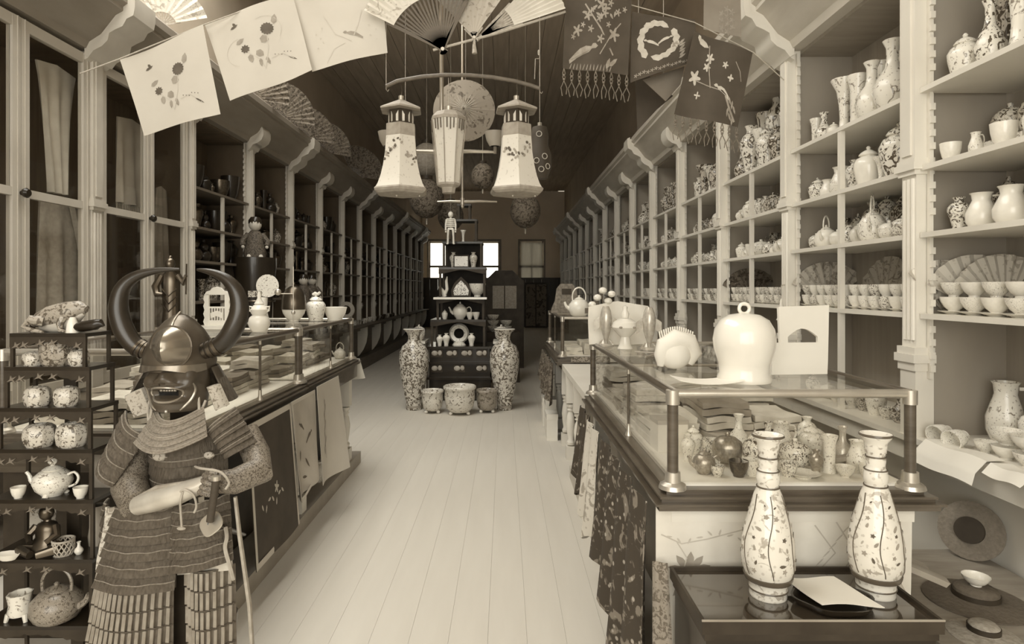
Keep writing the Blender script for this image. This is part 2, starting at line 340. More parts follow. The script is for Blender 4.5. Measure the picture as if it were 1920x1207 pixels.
def unit(sd, ks, name, label, last=False, glazed=()):
    right = sd.sg > 0
    T = thing(name, label, 'shelving', (0, 0, 0), 0, 'painted shop shelving units')
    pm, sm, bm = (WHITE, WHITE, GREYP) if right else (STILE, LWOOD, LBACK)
    y0, y1 = YK(ks[0]), YK(ks[-1])
    DEP = .40 if right else .44
    m = sd.box(M(), DEP, DEP + .02, y0, y1, LEDGE, 2.88); bp = m.build('back_panel', bm, T, False)
    sd.box(M(), .06, DEP, y0, y1, 2.84, 2.86).build('top_board', bm, T, False)
    up = -.03 if right else -.2
    sd.box(M(), up, DEP, y0, y1, LEDGE - .025, LEDGE).build('ledge', sm, T, False)
    sd.box(M(), .0, .02, y0, y1, .655, LEDGE - .025).build('apron', sm, T, False)
    sd.box(M(), .24 if right else .05, .27 if right else .08, y0, y1, 0, LEDGE - .025).build('lower_panel', pm if right else LWOOD, T, False)
    if not right: sd.box(M(), -.1, .05, y0, y1, 0, .2).build('plinth', LWOOD, T, False)
    PM = POSTM[sd.sg]
    for i, k in enumerate(ks[:-1] if not last else ks):
        y = YK(k)
        po = link('post', PM['slim' if not right and k > 1 else 'post'], T, (0, y, 0))
        link('shelf_ratchet', PM['r0'], po); link('shelf_ratchet', PM['r1'], po)
        if not (k in glazed and k - 1 in glazed): sd.box(M(), .06, DEP, y - .01, y + .01, LEDGE, 2.84).build('partition', bm, T, False)
        link('cornice_bracket', PM['big' if k % 3 == 1 else 'small'], T, (0, y, 0))
        if not right:
            # curved knee bracket below the ledge
            pr = [(0, .2), (-.03, .22), (-.1, .32), (-.155, .45), (-.175, .58), (-.175, LEDGE - .025), (0, LEDGE - .025)]
            M().prism([(sd.x(u - .05 + .1), z) for u, z in pr], y - .012, y + .012).build('knee_bracket', WHITE, T, True, None, 50)
    for k in ks[:-1]:
        a, b = YK(k) + .052, YK(k + 1) - .052
        if k in glazed:
            dm = .012; ym = (a + b) / 2
            for j, (d0, d1, kn) in enumerate(((a, ym - .002, ym - .03), (ym + .002, b, ym + .03))):
                st = .055; z0, z1, zm = LEDGE + .03, 2.83, 1.885
                m = M()
                for q0, q1 in ((d0, d0 + st), (d1 - st, d1)): sd.box(m, -.0, .035, q0, q1, z0, z1)
                for q0, q1 in ((z0, z0 + .07), (zm, zm + .045), (z1 - .06, z1)): sd.box(m, .002, .033, d0 + st, d1 - st, q0, q1)
                for q0, q1 in ((d0 + .02, d0 + .026), (d1 - .026, d1 - .02)): sd.box(m, -.005, .0, q0, q1, z0, z1)
                do = m.build('door', STILE, T, False)
                for q0, q1 in ((z0 + .07, zm), (zm + .045, z1 - .06)): sd.box(M(), .014, .018, d0 + st, d1 - st, q0, q1).build('pane', GLASS, do, False)
                if j == 0: M().lathe([(.012, 0), (.012, .012), (.024, .018), (.027, .03), (.018, .042), (0, .044)], 12).tf(Matrix.Translation((sd.x(0), ym, zm + .02)) @ Matrix.Rotation(-sd.sg * PI / 2, 4, 'Y')).build('knob', LACQ, do)
            continue
        for z in SHZ:
            sd.box(M(), .0, DEP, a, b, z - .022, z).build('shelf', sm, T, False)
        ym = (a + b) / 2; zz = [LEDGE] + SHZ
        for q in range(4):
            if k < 0: continue
            sd.box(M(), .004, .03, ym - .013, ym + .013, zz[q], zz[q + 1] - .022).build('shelf_support', pm, T, False)
    M().prism([(sd.x(u), z) for u, z in CPROF], y0, y1).build('cornice', CREAM if right else CORL, T, True, None, 30)
    return T
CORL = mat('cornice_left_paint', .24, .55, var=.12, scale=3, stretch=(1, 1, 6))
POSTM = {}
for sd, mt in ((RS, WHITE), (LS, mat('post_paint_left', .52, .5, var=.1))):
    POSTM[sd.sg] = dict(post=post_mesh(sd, mt), slim=post_mesh(sd, mt, .66), r0=ratchet_mesh(sd, -.06, mt), r1=ratchet_mesh(sd, .06, mt), big=bracket_mesh(sd, True, mt), small=bracket_mesh(sd, False, mt))
UN = [[-2, -1, 0, 1], [1, 2, 3, 4], [4, 5, 6, 7], [7, 8, 9, 10], [10, 11, 12, 13, 14]]
where = ['nearest to the camera', 'second from the camera', 'third from the camera', 'fourth from the camera', 'farthest from the camera']
for i, ks in enumerate(UN):
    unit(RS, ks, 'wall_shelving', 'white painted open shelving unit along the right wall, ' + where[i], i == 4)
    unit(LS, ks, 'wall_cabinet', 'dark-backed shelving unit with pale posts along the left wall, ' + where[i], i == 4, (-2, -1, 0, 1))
# ---------------------------------------------------------------- counters and glass cases
def moulding(m, x0, x1, y0, y1, z0, z1, sides):
    """stepped moulding round a case foot"""
    h = z1 - z0
    for a, b, e in ((0, .30, .055), (.30, .42, .066), (.42, .62, .045), (.62, .74, .05), (.74, 1, .025)):
        m.box(x0 - (e if 'l' in sides else 0), x1 + (e if 'r' in sides else 0), y0 - (e if 'f' in sides else 0), y1 + (e if 'b' in sides else 0), z0 + a * h, z0 + b * h)
    return m
def showcase(name, label, x0, x1, y0, y1, zb, zm, zt, ymid, front, sides, cat='showcase', hi=STEEL):
    """front: which x side faces the aisle"""
    T = thing(name, label, cat, ((x0 + x1) / 2, (y0 + y1) / 2, zb), 0, 'glass showcases on the counters')
    ox, oy, oz = T.location
    def B(m, n, mt, par=T, sm=False): return m.tf(Matrix.Translation((-ox, -oy, -oz))).build(n, mt, par, sm)
    B(moulding(M(), x0, x1, y0, y1, zb, zm - .012, sides), 'base_moulding', DWOOD)
    B(M().box(x0 + .012, x1 - .012, y0 + .012, y1 - .012, zm - .012, zm), 'deck', PAPER)
    r = .0165 if hi is STEEL else .011
    cor = [(x0, y0), (x1, y0), (x0, y1), (x1, y1)]
    fx = x0 if front == 'l' else x1
    for x, y in cor + [(fx, ymid)]:
        po = B(M().tube([(x, y, zm + .02), (x, y, zt - .035)], r if (x, y) in cor else .006, 10), 'corner_post' if (x, y) in cor else 'glazing_post', DWOOD, T, True)
        rr = r * 1.25 if (x, y) in cor else .0075
        B(M().tube([(x, y, zt - .04), (x, y, zt + .003)], rr, 10), 'cap', hi, po, True)
        B(M().lathe([(rr * 2.1, 0), (rr * 1.9, .012), (rr * 1.2, .02), (rr * 1.1, .05), (0, .05)], 12, (x, y, zm - .014)), 'foot', hi, po, True)
    for p, q in (((x0, y0), (x1, y0)), ((x0, y1), (x1, y1)), ((x0, y0), (x0, y1)), ((x1, y0), (x1, y1))):
        B(M().tube([(p[0], p[1], zt - .008), (q[0], q[1], zt - .008)], .0135, 10), 'top_rail', hi if p[1] == q[1] else DWOOD, T, True)
    B(M().tube([(x0, ymid, zt - .005), (x1, ymid, zt - .005)], .006, 8), 'cross_bar', hi, T, True)
    g = .002
    for nm, bx in (('glass_top', (x0, x1, y0, y1, zt - .006, zt)), ('pane', (x0, x1, y0 - g, y0 + g, zm, zt - .01)), ('pane', (x0, x1, y1 - g, y1 + g, zm, zt - .01)),
                   ('pane', (x0 - g, x0 + g, y0, y1, zm, zt - .01)), ('pane', (x1 - g, x1 + g, y0, y1, zm, zt - .01))):
        B(M().box(*bx), nm, GLASS)
    return T
LEGP = [(.045, 0), (.045, .10), (.03, .11), (.034, .13), (.022, .15), (.03, .2), (.038, .27), (.03, .33), (.02, .36), (.03, .375), (.02, .39), (.034, .40), (.034, .42), (.045, .43), (.045, .62), (.045, .65)]
def turned_leg(T, x, y, z0, z1, mt=WHITE):
    k = (z1 - z0) / .65
    m = M().box(x - .04, x + .04, y - .04, y + .04, z0, z0 + .1 * k).box(x - .04, x + .04, y - .04, y + .04, z0 + .43 * k, z1)
    m.lathe([(r, z * k) for r, z in LEGP[2:13]], 14, (x, y, z0)).build('leg', mt, T, True)
# left counter
LX = -1.18
T = thing('shop_counter', 'long left counter with pale turned legs and grey plinth behind the armour', 'counter', (0, 0, 0))
PLM = mat('grey_plinth', .36, .6, var=.15)
M().box(-1.9, -1.16, 2.25, 4.95, 0, .09).build('plinth', PLM, T, False)
M().box(-1.88, -1.36, 2.3, 4.72, .09, .72).build('body', BLKW, T, False)
M().box(-1.9, -1.145, 2.27, 4.76, .72, .82).build('drawer_frieze', DWOOD, T, False)
for y in (2.36, 3.6, 4.68): turned_leg(T, -1.215, y, .09, .72)
CASEL1 = showcase('glass_showcase', 'glass showcase of folded silks on left counter, nearer of two, behind the armour', -1.88, LX, 2.30, 3.50, .82, .875, 1.17, 2.96, 'r', 'lrf')
CASEL2 = showcase('glass_showcase', 'glass showcase on left counter beside the aisle, farther of two', -1.88, LX, 3.53, 4.72, .82, .875, 1.17, 4.16, 'r', 'lrb')
# right counter
RX = .51
T = thing('shop_counter', 'long right counter with white top, turned legs and plinth hung with textiles', 'counter', (0, 0, 0))
M().box(.483, 1.23, 1.86, 4.55, 0, .09).build('plinth', mat('pale_plinth', .5, .6), T, False)
M().box(.66, 1.2, 1.9, 5.2, .09, .70).build('body', mat('counter_body', .2, .6), T, False)
M().box(.5, 1.23, 1.84, 5.33, .70, .745).build('top', WHITE, T, False)
for y in (1.95, 3.45, 4.5): turned_leg(T, .545, y, .09, .70)
turned_leg(T, .545, 5.05, 0, .70)
CASER1 = showcase('glass_showcase', 'large glass showcase full of curios on right counter, nearest the camera', RX, 1.23, 1.86, 3.53, .745, .81, 1.09, 2.52, 'l', 'lrf')
T = thing('shop_counter', 'far right counter with white pedestal feet beyond the white-topped one', 'counter', (0, 0, 0))
M().box(.5, 1.23, 5.4, 6.9, .69, .73).build('top', DWOOD, T, False)
M().box(.70, 1.2, 5.45, 6.85, .0, .69).build('body', BLKW, T, False)
for y in (5.5, 6.15, 6.8): turned_leg(T, .55, y, 0, .69)
CASER2 = showcase('glass_showcase', 'small glass showcase with a teapot on top, far right counter', RX, 1.2, 5.40, 6.90, .73, .815, 1.15, 6.2, 'l', 'lrfb')
# ---------------------------------------------------------------- porcelain kinds (unit height)
PROF = {
 'baluster_vase': [(0, 0), (.15, 0), (.17, .03), (.15, .12), (.2, .35), (.27, .6), (.265, .7), (.2, .8), (.11, .86), (.1, .91), (.15, .985), (.16, 1), (.13, 1), (.08, .92), (0, .9)],
 'cylinder_vase': [(0, 0), (.14, 0), (.15, .03), (.13, .1), (.12, .3), (.13, .75), (.15, .86), (.18, .97), (.18, 1), (.15, 1), (.12, .9), (0, .88)],
 'bottle_vase': [(0, 0), (.15, 0), (.17, .03), (.26, .2), (.28, .32), (.22, .48), (.11, .62), (.085, .75), (.09, .9), (.14, 1), (.115, 1), (.06, .92), (0, .9)],
 'trumpet_vase': [(0, 0), (.17, 0), (.17, .04), (.11, .12), (.09, .3), (.11, .55), (.16, .8), (.27, .98), (.27, 1), (.24, 1), (.12, .8), (0, .75)],
 'gourd_vase': [(0, 0), (.18, 0), (.27, .12), (.31, .28), (.25, .45), (.14, .53), (.19, .62), (.2, .7), (.14, .8), (.07, .87), (.07, .96), (.09, 1), (.06, 1), (.04, .92), (0, .9)],
 'tea_cup': [(0, 0), (.33, 0), (.34, .1), (.48, .3), (.58, .65), (.62, 1), (.57, 1), (.52, .6), (.4, .3), (0, .22)],
 'porcelain_bowl': [(0, 0), (.42, 0), (.42, .12), (.7, .32), (.95, .68), (1.05, 1), (1.0, 1), (.88, .65), (.6, .32), (0, .24)],
 'saucer': [(0, 0), (1.6, 0), (1.7, .3), (3.0, .85), (3.3, 1), (3.2, 1.05), (2.9, .95), (1.5, .5), (0, .45)],
}
LID = {
 'lidded_jar': ([(0, 0), (.24, 0), (.25, .03), (.3, .2), (.36, .45), (.37, .58), (.3, .7), (.2, .74), (.2, .77), (0, .77)], [(.23, .77), (.24, .79), (.2, .84), (.1, .9), (.04, .92), (.06, .96), (.03, 1), (0, 1)]),
 'lidded_bowl': [(0, 0)],
 'teapot': ([(0, 0), (.26, 0), (.28, .04), (.42, .2), (.5, .42), (.46, .6), (.32, .74), (.24, .78), (0, .78)], [(.25, .78), (.26, .8), (.16, .87), (.05, .9), (.06, .95), (.03, 1), (0, 1)]),
 'bail_teapot': ([(0, 0), (.28, 0), (.38, .06), (.46, .22), (.44, .4), (.3, .55), (.2, .58), (0, .58)], [(.21, .58), (.21, .6), (.1, .65), (.04, .67), (.05, .7), (.02, .73), (0, .73)]),
 'jug': ([(0, 0), (.24, 0), (.26, .04), (.34, .2), (.35, .42), (.26, .65), (.2, .8), (.22, .95), (.26, 1), (.23, 1), (.18, .82), (0, .75)], None),
}
LID['lidded_bowl'] = ([(0, 0), (.3, 0), (.3, .06), (.5, .2), (.56, .42), (.55, .55), (0, .55)], [(.57, .55), (.57, .58), (.5, .72), (.3, .84), (.08, .88), (.1, .93), (.08, .99), (0, 1)])
CATS = dict(baluster_vase='vase', cylinder_vase='vase', bottle_vase='vase', trumpet_vase='vase', gourd_vase='vase', tea_cup='cup', porcelain_bowl='bowl', saucer='saucer', lidded_jar='jar', lidded_bowl='lidded bowl', teapot='teapot', bail_teapot='teapot', jug='jug')
_pc = {}
def pot_parts(kind, mt, n=14):
    key = (kind, mt.name, n)
    if key in _pc: return _pc[key]
    if kind in PROF: r = [(kind, M().lathe(PROF[kind], n).mesh(kind, mt, True, 50))]
    else:
        b, l = LID[kind]; r = [('body', M().lathe(b, n).mesh('body', mt, True, 50))]
        if l: r.append(('lid', M().lathe(l, n).mesh('lid', mt, True, 50)))
        if kind == 'teapot':
            r.append(('spout', M().curve([(-.4, 0, .3), (-.58, 0, .42), (-.66, 0, .6), (-.74, 0, .7)], [.1, .075, .05, .045], 8).mesh('spout', mt)))
            r.append(('handle', M().curve([(.42, 0, .62), (.6, 0, .7), (.72, 0, .55), (.66, 0, .35), (.46, 0, .25)], .035, 6).mesh('handle', mt)))
        if kind == 'bail_teapot':
            r.append(('spout', M().curve([(-.38, 0, .25), (-.54, 0, .34), (-.62, 0, .5)], [.09, .06, .045], 8).mesh('spout', mt)))
            r.append(('handle', M().curve([(-.27, 0, .5), (-.28, 0, .75), (-.18, 0, .93), (0, 0, 1.0), (.18, 0, .93), (.28, 0, .75), (.27, 0, .5)], .03, 6).mesh('handle', mt)))
        if kind == 'jug':
            r.append(('handle', M().curve([(.22, 0, .9), (.4, 0, .88), (.46, 0, .65), (.33, 0, .35)], .03, 6).mesh('handle', mt)))
    _pc[key] = r
    return r
def pot(kind, mt, loc, h, label, group=None, rz=0, w=1.0, name=None, n=14):
    ps = pot_parts(kind, mt, n); sc = (h * w, h * w, h)
    if len(ps) == 1: return tag(link(name or kind, ps[0][1], None, loc, rz, sc), label, CATS[kind], group)
    T = thing(name or kind, label, CATS[kind], loc, rz, group, sc)
    for nm, me in ps: link(nm, me, T)
    return T
RAD = {k: max(r for r, z in p) for k, p in PROF.items()}; RAD.update({k: max(r for r, z in v[0]) for k, v in LID.items()}); RAD['teapot'] = .6; RAD['bail_teapot'] = .5; RAD['jug'] = .42
MDESC = {POR1.name: 'patterned', POR2.name: 'pale painted', POR3.name: 'dark painted', POR4.name: 'speckled pale', PORC.name: 'plain white', BRONZE.name: 'dark bronze', LACQ.name: 'black lacquered', BRONZ2.name: 'pale bronze'}
KN = dict(baluster_vase='baluster vase', cylinder_vase='tall vase', bottle_vase='bottle vase', trumpet_vase='trumpet vase', gourd_vase='gourd vase', tea_cup='cup', porcelain_bowl='bowl', saucer='saucer', lidded_jar='lidded jar', lidded_bowl='lidded bowl', teapot='teapot', bail_teapot='hooped teapot', jug='jug')
SHN = ['ledge', 'lowest shelf', 'second shelf', 'third shelf', 'top shelf']
def bayname(sd, k):
    if sd.sg > 0: return 'bay at right edge' if k == -1 else NTH[k + 1] + ' right-hand bay'
    return NTH[k - 2] + ' open left bay'
def row(sd, k, sh, u, items, ya=None, yb=None, rowname='', z=None, jit=.006):
    """set items (kind, material, height, width factor) along one shelf of a bay, from far to near on the right, near to far on the left"""
    y0 = YK(k) + .075 if ya is None else ya; y1 = YK(k + 1) - .075 if yb is None else yb
    if sd.sg > 0: y0, y1 = y1, y0
    z = ([LEDGE] + SHZ)[sh] if z is None else z
    if sd.sg > 0 and sh > 0: u = {'front row': .125, 'back row': .305}.get(rowname, .14)
    if rowname == 'back row': items = [(a, b, min(c * 1.3, [.5, .32, .24, .285, .55][sh]), d * c * 1.12 / min(c * 1.3, [.5, .32, .24, .285, .55][sh])) for a, b, c, d in items]
    tot = sum(2 * RAD[i[0]] * i[2] * i[3] for i in items); gap = (abs(y1 - y0) - tot) / max(1, len(items) - 1) if len(items) > 1 else 0
    if len(items) > 1:
        av = abs(y1 - y0) - .006 * (len(items) - 1); q = min(1.28, av / tot)
        items = [(a, b, c * min(1.14, max(.9, q)), d * q / min(1.14, max(.9, q))) for a, b, c, d in items]
        items = [(a, b, c, d * min(1, .088 / (RAD[a] * c * d))) for a, b, c, d in items]
        gap = (abs(y1 - y0) - sum(2 * RAD[i[0]] * i[2] * i[3] for i in items)) / (len(items) - 1)
    d = 1 if y1 > y0 else -1; y = y0; out = []
    for i, (kd, mt, h, w) in enumerate(items):
        r = RAD[kd] * h * w; y += d * r
        lb = '%s %s, %s from left%s, %s, %s' % (MDESC[mt.name], KN[kd], NTH[i], (' in ' + rowname) if rowname else '', SHN[sh], bayname(sd, k))
        out.append(pot(kd, mt, (sd.x(u) + R.uniform(-jit, jit), y, z), h, lb, '%s pieces on the %s, %s' % ('porcelain' if sd.sg > 0 else 'dark', SHN[sh], bayname(sd, k)), R.choice([.7, .85, -.7]) if kd in ('teapot', 'bail_teapot', 'jug') else R.uniform(0, 6), w))
        y += d * (r + gap)
    return out
A, B_, D_, E_ = POR1, POR2, POR3, POR4
# bay at the right edge (only its far half is in the picture)
row(RS, -1, 4, .10, [('lidded_jar', B_, .17, .9), ('bottle_vase', A, .24, .7), ('trumpet_vase', B_, .34, .8), ('cylinder_vase', B_, .36, .9)], 2.02, 2.57, 'front row')
row(RS, -1, 4, .27, [('cylinder_vase', D_, .3, 1), ('trumpet_vase', B_, .36, .8), ('bottle_vase', D_, .3, .8), ('baluster_vase', A, .36, .7)], 2.02, 2.57, 'back row')
row(RS, -1, 3, .27, [('lidded_bowl', A, .14, .85), ('lidded_bowl', A, .145, .85), ('lidded_bowl', A, .15, .85), ('lidded_bowl', D_, .15, .85)], 2.02, 2.57, 'back row', 1.92 + .075)
row(RS, -1, 2, .10, [('baluster_vase', A, .15, 1.1), ('jug', PORC, .15, 1.1), ('jug', PORC, .155, 1.15), ('teapot', PORC, .21, .8)], 2.02, 2.58, 'front row')
row(RS, -1, 2, .28, [('lidded_jar', D_, .15, .8), ('bottle_vase', A, .17, 1), ('lidded_jar', A, .18, .8), ('baluster_vase', D_, .19, 1)], 2.02, 2.57, 'back row')
# full bays
FAN_BAYS = {}
row(RS, 0, 4, .09, [('cylinder_vase', B_, .17, 1.2), ('bottle_vase', A, .18, 1.0), ('lidded_jar', PORC, .10, 1), ('trumpet_vase', B_, .3, .8), ('cylinder_vase', B_, .28, 1), ('bottle_vase', B_, .3, .9), ('bottle_vase', B_, .34, .9), ('baluster_vase', D_, .34, .8)], None, None, 'front row')
row(RS, 0, 4, .27, [('cylinder_vase', D_, .2, 1), ('cylinder_vase', A, .27, 1), ('trumpet_vase', B_, .3, .7), ('cylinder_vase', B_, .33, 1), ('bottle_vase', A, .36, .8), ('lidded_jar', A, .42, .8), ('lidded_jar', A, .46, .8)], None, None, 'back row')
row(RS, 0, 3, .08, [('lidded_jar', A, .13, .9), ('jug', PORC, .1, 1.1), ('jug', B_, .14, 1), ('baluster_vase', A, .15, 1), ('lidded_jar', PORC, .19, .8), ('trumpet_vase', B_, .12, 1), ('lidded_jar', A, .24, .8), ('lidded_bowl', B_, .09, .8)], None, None, 'front row')
row(RS, 0, 3, .25, [('lidded_jar', D_, .16, .8), ('lidded_jar', A, .17, .8), ('teapot', A, .17, .8), ('lidded_jar', A, .2, .8), ('lidded_bowl', A, .14, .8), ('lidded_bowl', A, .15, .8), ('lidded_bowl', D_, .16, .8)], None, None, 'back row')
row(RS, 0, 2, .07, [('lidded_bowl', A, .09, .8), ('bail_teapot', PORC, .17, .75), ('lidded_bowl', PORC, .09, .8), ('jug', A, .1, 1), ('teapot', PORC, .1, .8), ('bail_teapot', B_, .22, .6), ('lidded_bowl', B_, .09, .9), ('lidded_bowl', A, .1, .9), ('tea_cup', B_, .08, 1)], None, None, 'front row')
row(RS, 0, 2, .24, [('baluster_vase', D_, .13, 1), ('teapot', A, .14, .7), ('baluster_vase', A, .17, 1), ('lidded_jar', A, .19, .8), ('lidded_jar', D_, .2, .8), ('jug', A, .18, .9), ('lidded_bowl', A, .16, .8)], None, None, 'back row')
row(RS, 1, 4, .10, [('bottle_vase', D_, .26, .9), ('baluster_vase', A, .36, .8), ('trumpet_vase', B_, .3, .7), ('lidded_jar', A, .3, .7), ('baluster_vase', D_, .24, 1), ('cylinder_vase', B_, .3, 1), ('baluster_vase', A, .22, 1)], None, None, 'front row')
row(RS, 1, 4, .28, [('cylinder_vase', A, .36, .9), ('baluster_vase', A, .42, .8), ('bottle_vase', D_, .36, .8), ('trumpet_vase', A, .4, .7), ('baluster_vase', D_, .36, .8)], None, None, 'back row')
def mixrow(n, hs, mats, kinds, ws=(.8, .9, 1.0)): return [(R.choice(kinds), R.choice(mats), R.uniform(*hs), R.choice(ws)) for _ in range(n)]
VS = ['baluster_vase', 'cylinder_vase', 'bottle_vase', 'trumpet_vase', 'lidded_jar']
TS = ['lidded_jar', 'teapot', 'baluster_vase', 'jug', 'lidded_bowl', 'bottle_vase']
CS = ['lidded_bowl', 'tea_cup', 'teapot', 'jug', 'bail_teapot', 'lidded_jar']
row(RS, 1, 3, .08, mixrow(9, (.1, .15), [A, A, B_, D_], TS), None, None, 'front row')
row(RS, 1, 3, .25, mixrow(8, (.14, .18), [A, D_], TS), None, None, 'back row')
row(RS, 1, 2, .08, mixrow(9, (.09, .13), [A, B_, PORC], CS), None, None, 'front row')
row(RS, 1, 2, .25, mixrow(8, (.14, .2), [A, D_, B_], TS), None, None, 'back row')
for k in (2, 3, 4):
    row(RS, k, 4, .12, mixrow(7, (.16, .3), [A, D_, D_], VS))
    row(RS, k, 3, .12, mixrow(8, (.12, .2), [A, D_, B_], TS))
    row(RS, k, 2, .08, mixrow(9, (.08, .12), [A, A, B_], CS), None, None, 'front row')
    row(RS, k, 2, .25, mixrow(6, (.13, .18), [A, D_], TS), None, None, 'back row')
for k in range(5, 9):
    row(RS, k, 4, .14, mixrow(5, (.15, .28), [A, D_, D_], VS))
    row(RS, k, 3, .14, mixrow(5, (.12, .2), [A, D_], VS))
    row(RS, k, 2, .12, mixrow(6, (.09, .14), [A, B_], ['tea_cup', 'baluster_vase', 'bottle_vase']))
# cups and bowls standing two high on the lowest shelf
def stacks(k, n, kind, h, w, mats, ya=None, yb=None, u=.074):
    y0 = YK(k) + .085 if ya is None else ya; y1 = YK(k + 1) - .085 if yb is None else yb
    y0, y1 = y1, y0
    for i in range(n):
        y = lerp(y0, y1, (i + .5) / n); z = SHZ[0]; mt = mats[i % len(mats)]
        g = 'stacked cups on the lowest shelf, ' + bayname(RS, k)
        pre = '%s, %s stack from left, lowest shelf, %s'
        if k <= 1:
            pot('saucer', mt, (RS.x(u), y, z), h * .22, pre % ('saucer under the lower ' + KN[kind], NTH[i], bayname(RS, k)), g, 0, 1.0 * w * RAD[kind] * 1.15 / 3.3 / .22); z += h * .15
        lo = pot(kind, mt, (RS.x(u), y, z), h, pre % ('lower ' + MDESC[mt.name] + ' ' + KN[kind], NTH[i], bayname(RS, k)), g, R.uniform(0, 6), w)
        mt2 = mats[(i + 1) % len(mats)]
        pot(kind, mt2, (RS.x(u), y, z + h * 1.0), h * .95, pre % ('upper ' + MDESC[mt2.name] + ' ' + KN[kind], NTH[i], bayname(RS, k)), g, R.uniform(0, 6), w)
stacks(-1, 5, 'porcelain_bowl', .062, .78, [PORC, B_], 2.03, 2.58, .09)
stacks(0, 12, 'tea_cup', .06, 1.05, [B_, A, PORC, B_])
stacks(1, 13, 'tea_cup', .055, 1.0, [A, B_, A])
for k in (2, 3): stacks(k, 12, 'tea_cup', .055, 1.0, [A, B_, D_])
for k in (4, 5, 6): row(RS, k, 1, .08, mixrow(8, (.08, .1), [A, B_], ['tea_cup', 'tea_cup', 'baluster_vase']))
# the ledge
row(RS, 0, 0, .10, [('lidded_jar', A, .10, .9), ('tea_cup', B_, .05, 1), ('lidded_bowl', B_, .08, .8), ('tea_cup', PORC, .05, 1), ('baluster_vase', D_, .08, 1.2), ('tea_cup', B_, .05, 1), ('tea_cup', D_, .06, 1), ('lidded_jar', B_, .13, .8), ('tea_cup', A, .05, 1), ('bottle_vase', D_, .12, 1), ('jug', D_, .1, 1)])
for k in (1, 2, 3): row(RS, k, 0, .12, mixrow(9, (.07, .14), [A, B_, D_], CS + VS))
row(RS, -1, 0, .28, [('jug', B_, .17, .9), ('lidded_jar', B_, .13, .9), ('lidded_jar', A, .2, .75), ('teapot', D_, .12, .8)], 2.0, 2.58, 'back row')
row(RS, -1, 0, .09, [('porcelain_bowl', B_, .05, 1), ('porcelain_bowl', PORC, .055, 1.1), ('porcelain_bowl', B_, .055, 1.1), ('porcelain_bowl', E_, .06, 1)], 2.02, 2.40, 'front row')
for i, y in enumerate((2.16, 2.26)):
    pot('porcelain_bowl', (PORC, B_)[i], (RS.x(.09), y, LEDGE + .056), .055, '%s bowl stacked on another at the front of the right-edge ledge' % ('nearer plain white', 'farther painted')[i], None, 0, 1.0)
for i, y in enumerate((2.545, 2.455)):
    o = pot('tea_cup', B_, (RS.x(.05), y, LEDGE + .075), .075, 'painted cup lying on its side, %s on the right-edge ledge' % ('next to the post', 'second from the post')[i], 'tipped cups on the ledge', 0, .9)
    o.rotation_euler = (0, -PI / 2 - .2, .3); o.location.x += .03; o.location.z = LEDGE + .042
# ---------------------------------------------------------------- fans
def fan(name, label, loc, rot, r, a0, a1, inner=.35, mt=None, ribs=9, group=None, pl=.012, ribm=None, npl=None):
    """open folding fan standing in its own xz plane, pivot at the origin"""
    T = thing(name, label, 'fan', loc, 0, group); T.rotation_euler = rot
    n = (npl or ribs * 2)
    def fn(u, v):
        t = lerp(a0, a1, u); q = lerp(r * inner, r, v); k = round(u * n) % 2
        return (q * math.sin(t), (pl if k else -pl) * v, q * math.cos(t))
    M().slab(fn, n, 3, .0015).build('leaf', mt, T, False)
    for i in range(ribs):
        t = lerp(a0, a1, i / (ribs - 1)); s, c = math.sin(t), math.cos(t)
        M().bar((-s * r * .06, .004, -c * r * .06), (s * r * (inner + .1), .004, c * r * (inner + .1)), r * .022 if 0 < i < ribs - 1 else r * .04, .002, (0, 1, 0)).build('rib', ribm or STRAW, T, False)
    M().tube([(0, -.006, 0), (0, .010, 0)], r * .022, 8).build('rivet', STEEL, T)
    return T
FANP = pmat('painted_fan_paper', .28, .52, .40, 22, .56, .8)
FANL = pmat('pale_fan_paper', .38, .60, .48, 22, .58, .8)
FAND = pmat('dark_fan_paper', .05, .14, .24, 24, .5, .8)
fgp = 'open fans leaning at the back of the lowest shelf'
for y, r, a, mt, lb in ((3.40, .27, 1.25, FANP, 'open pleated fan on back boards, right of the support in second bay'), (3.02, .25, 1.1, FAND, 'dark patterned fan half hidden behind the nearest white post'), (4.30, .25, 1.2, FAND, 'dark fan on the lowest shelf, right part of third bay'), (5.45, .25, 1.2, FAND, 'dark fan on the lowest shelf of the fourth right-hand bay')):
    T = fan('folding_fan', lb, (RS.x(.375 - r * .1), y, SHZ[0] + r * .062), (0, 0, 0), r, -a, a, .3, mt, 9, fgp, .006)
    T.rotation_euler = (Matrix.Rotation(-PI / 2, 3, 'Z') @ Matrix.Rotation(-.10, 3, 'X')).to_euler()
for x, y, r, a0, a1, mt, lb in ((1.865, 2.605, .215, -.75, 1.2, FANP, 'open paper fan leaning just right of the nearest white post'), (1.985, 2.575, .235, -1.1, 1.1, FANL, 'open flowered paper fan, second right of the nearest post'), (2.07, 2.535, .235, -1.1, .55, FANL, 'pale open fan, third right of the nearest post'), (1.99, 3.755, .255, -1.1, .9, FANP, 'dim fan left of the shelf support in the second bay'), (1.98, 4.93, .255, -1.1, .9, FAND, 'dim fan at the left end of the third right-hand bay')):
    T = fan('folding_fan', lb, (x, y, SHZ[0] + r * .062), (-.06, 0, 0), r, a0, a1, .25, mt, 9, fgp, .006)
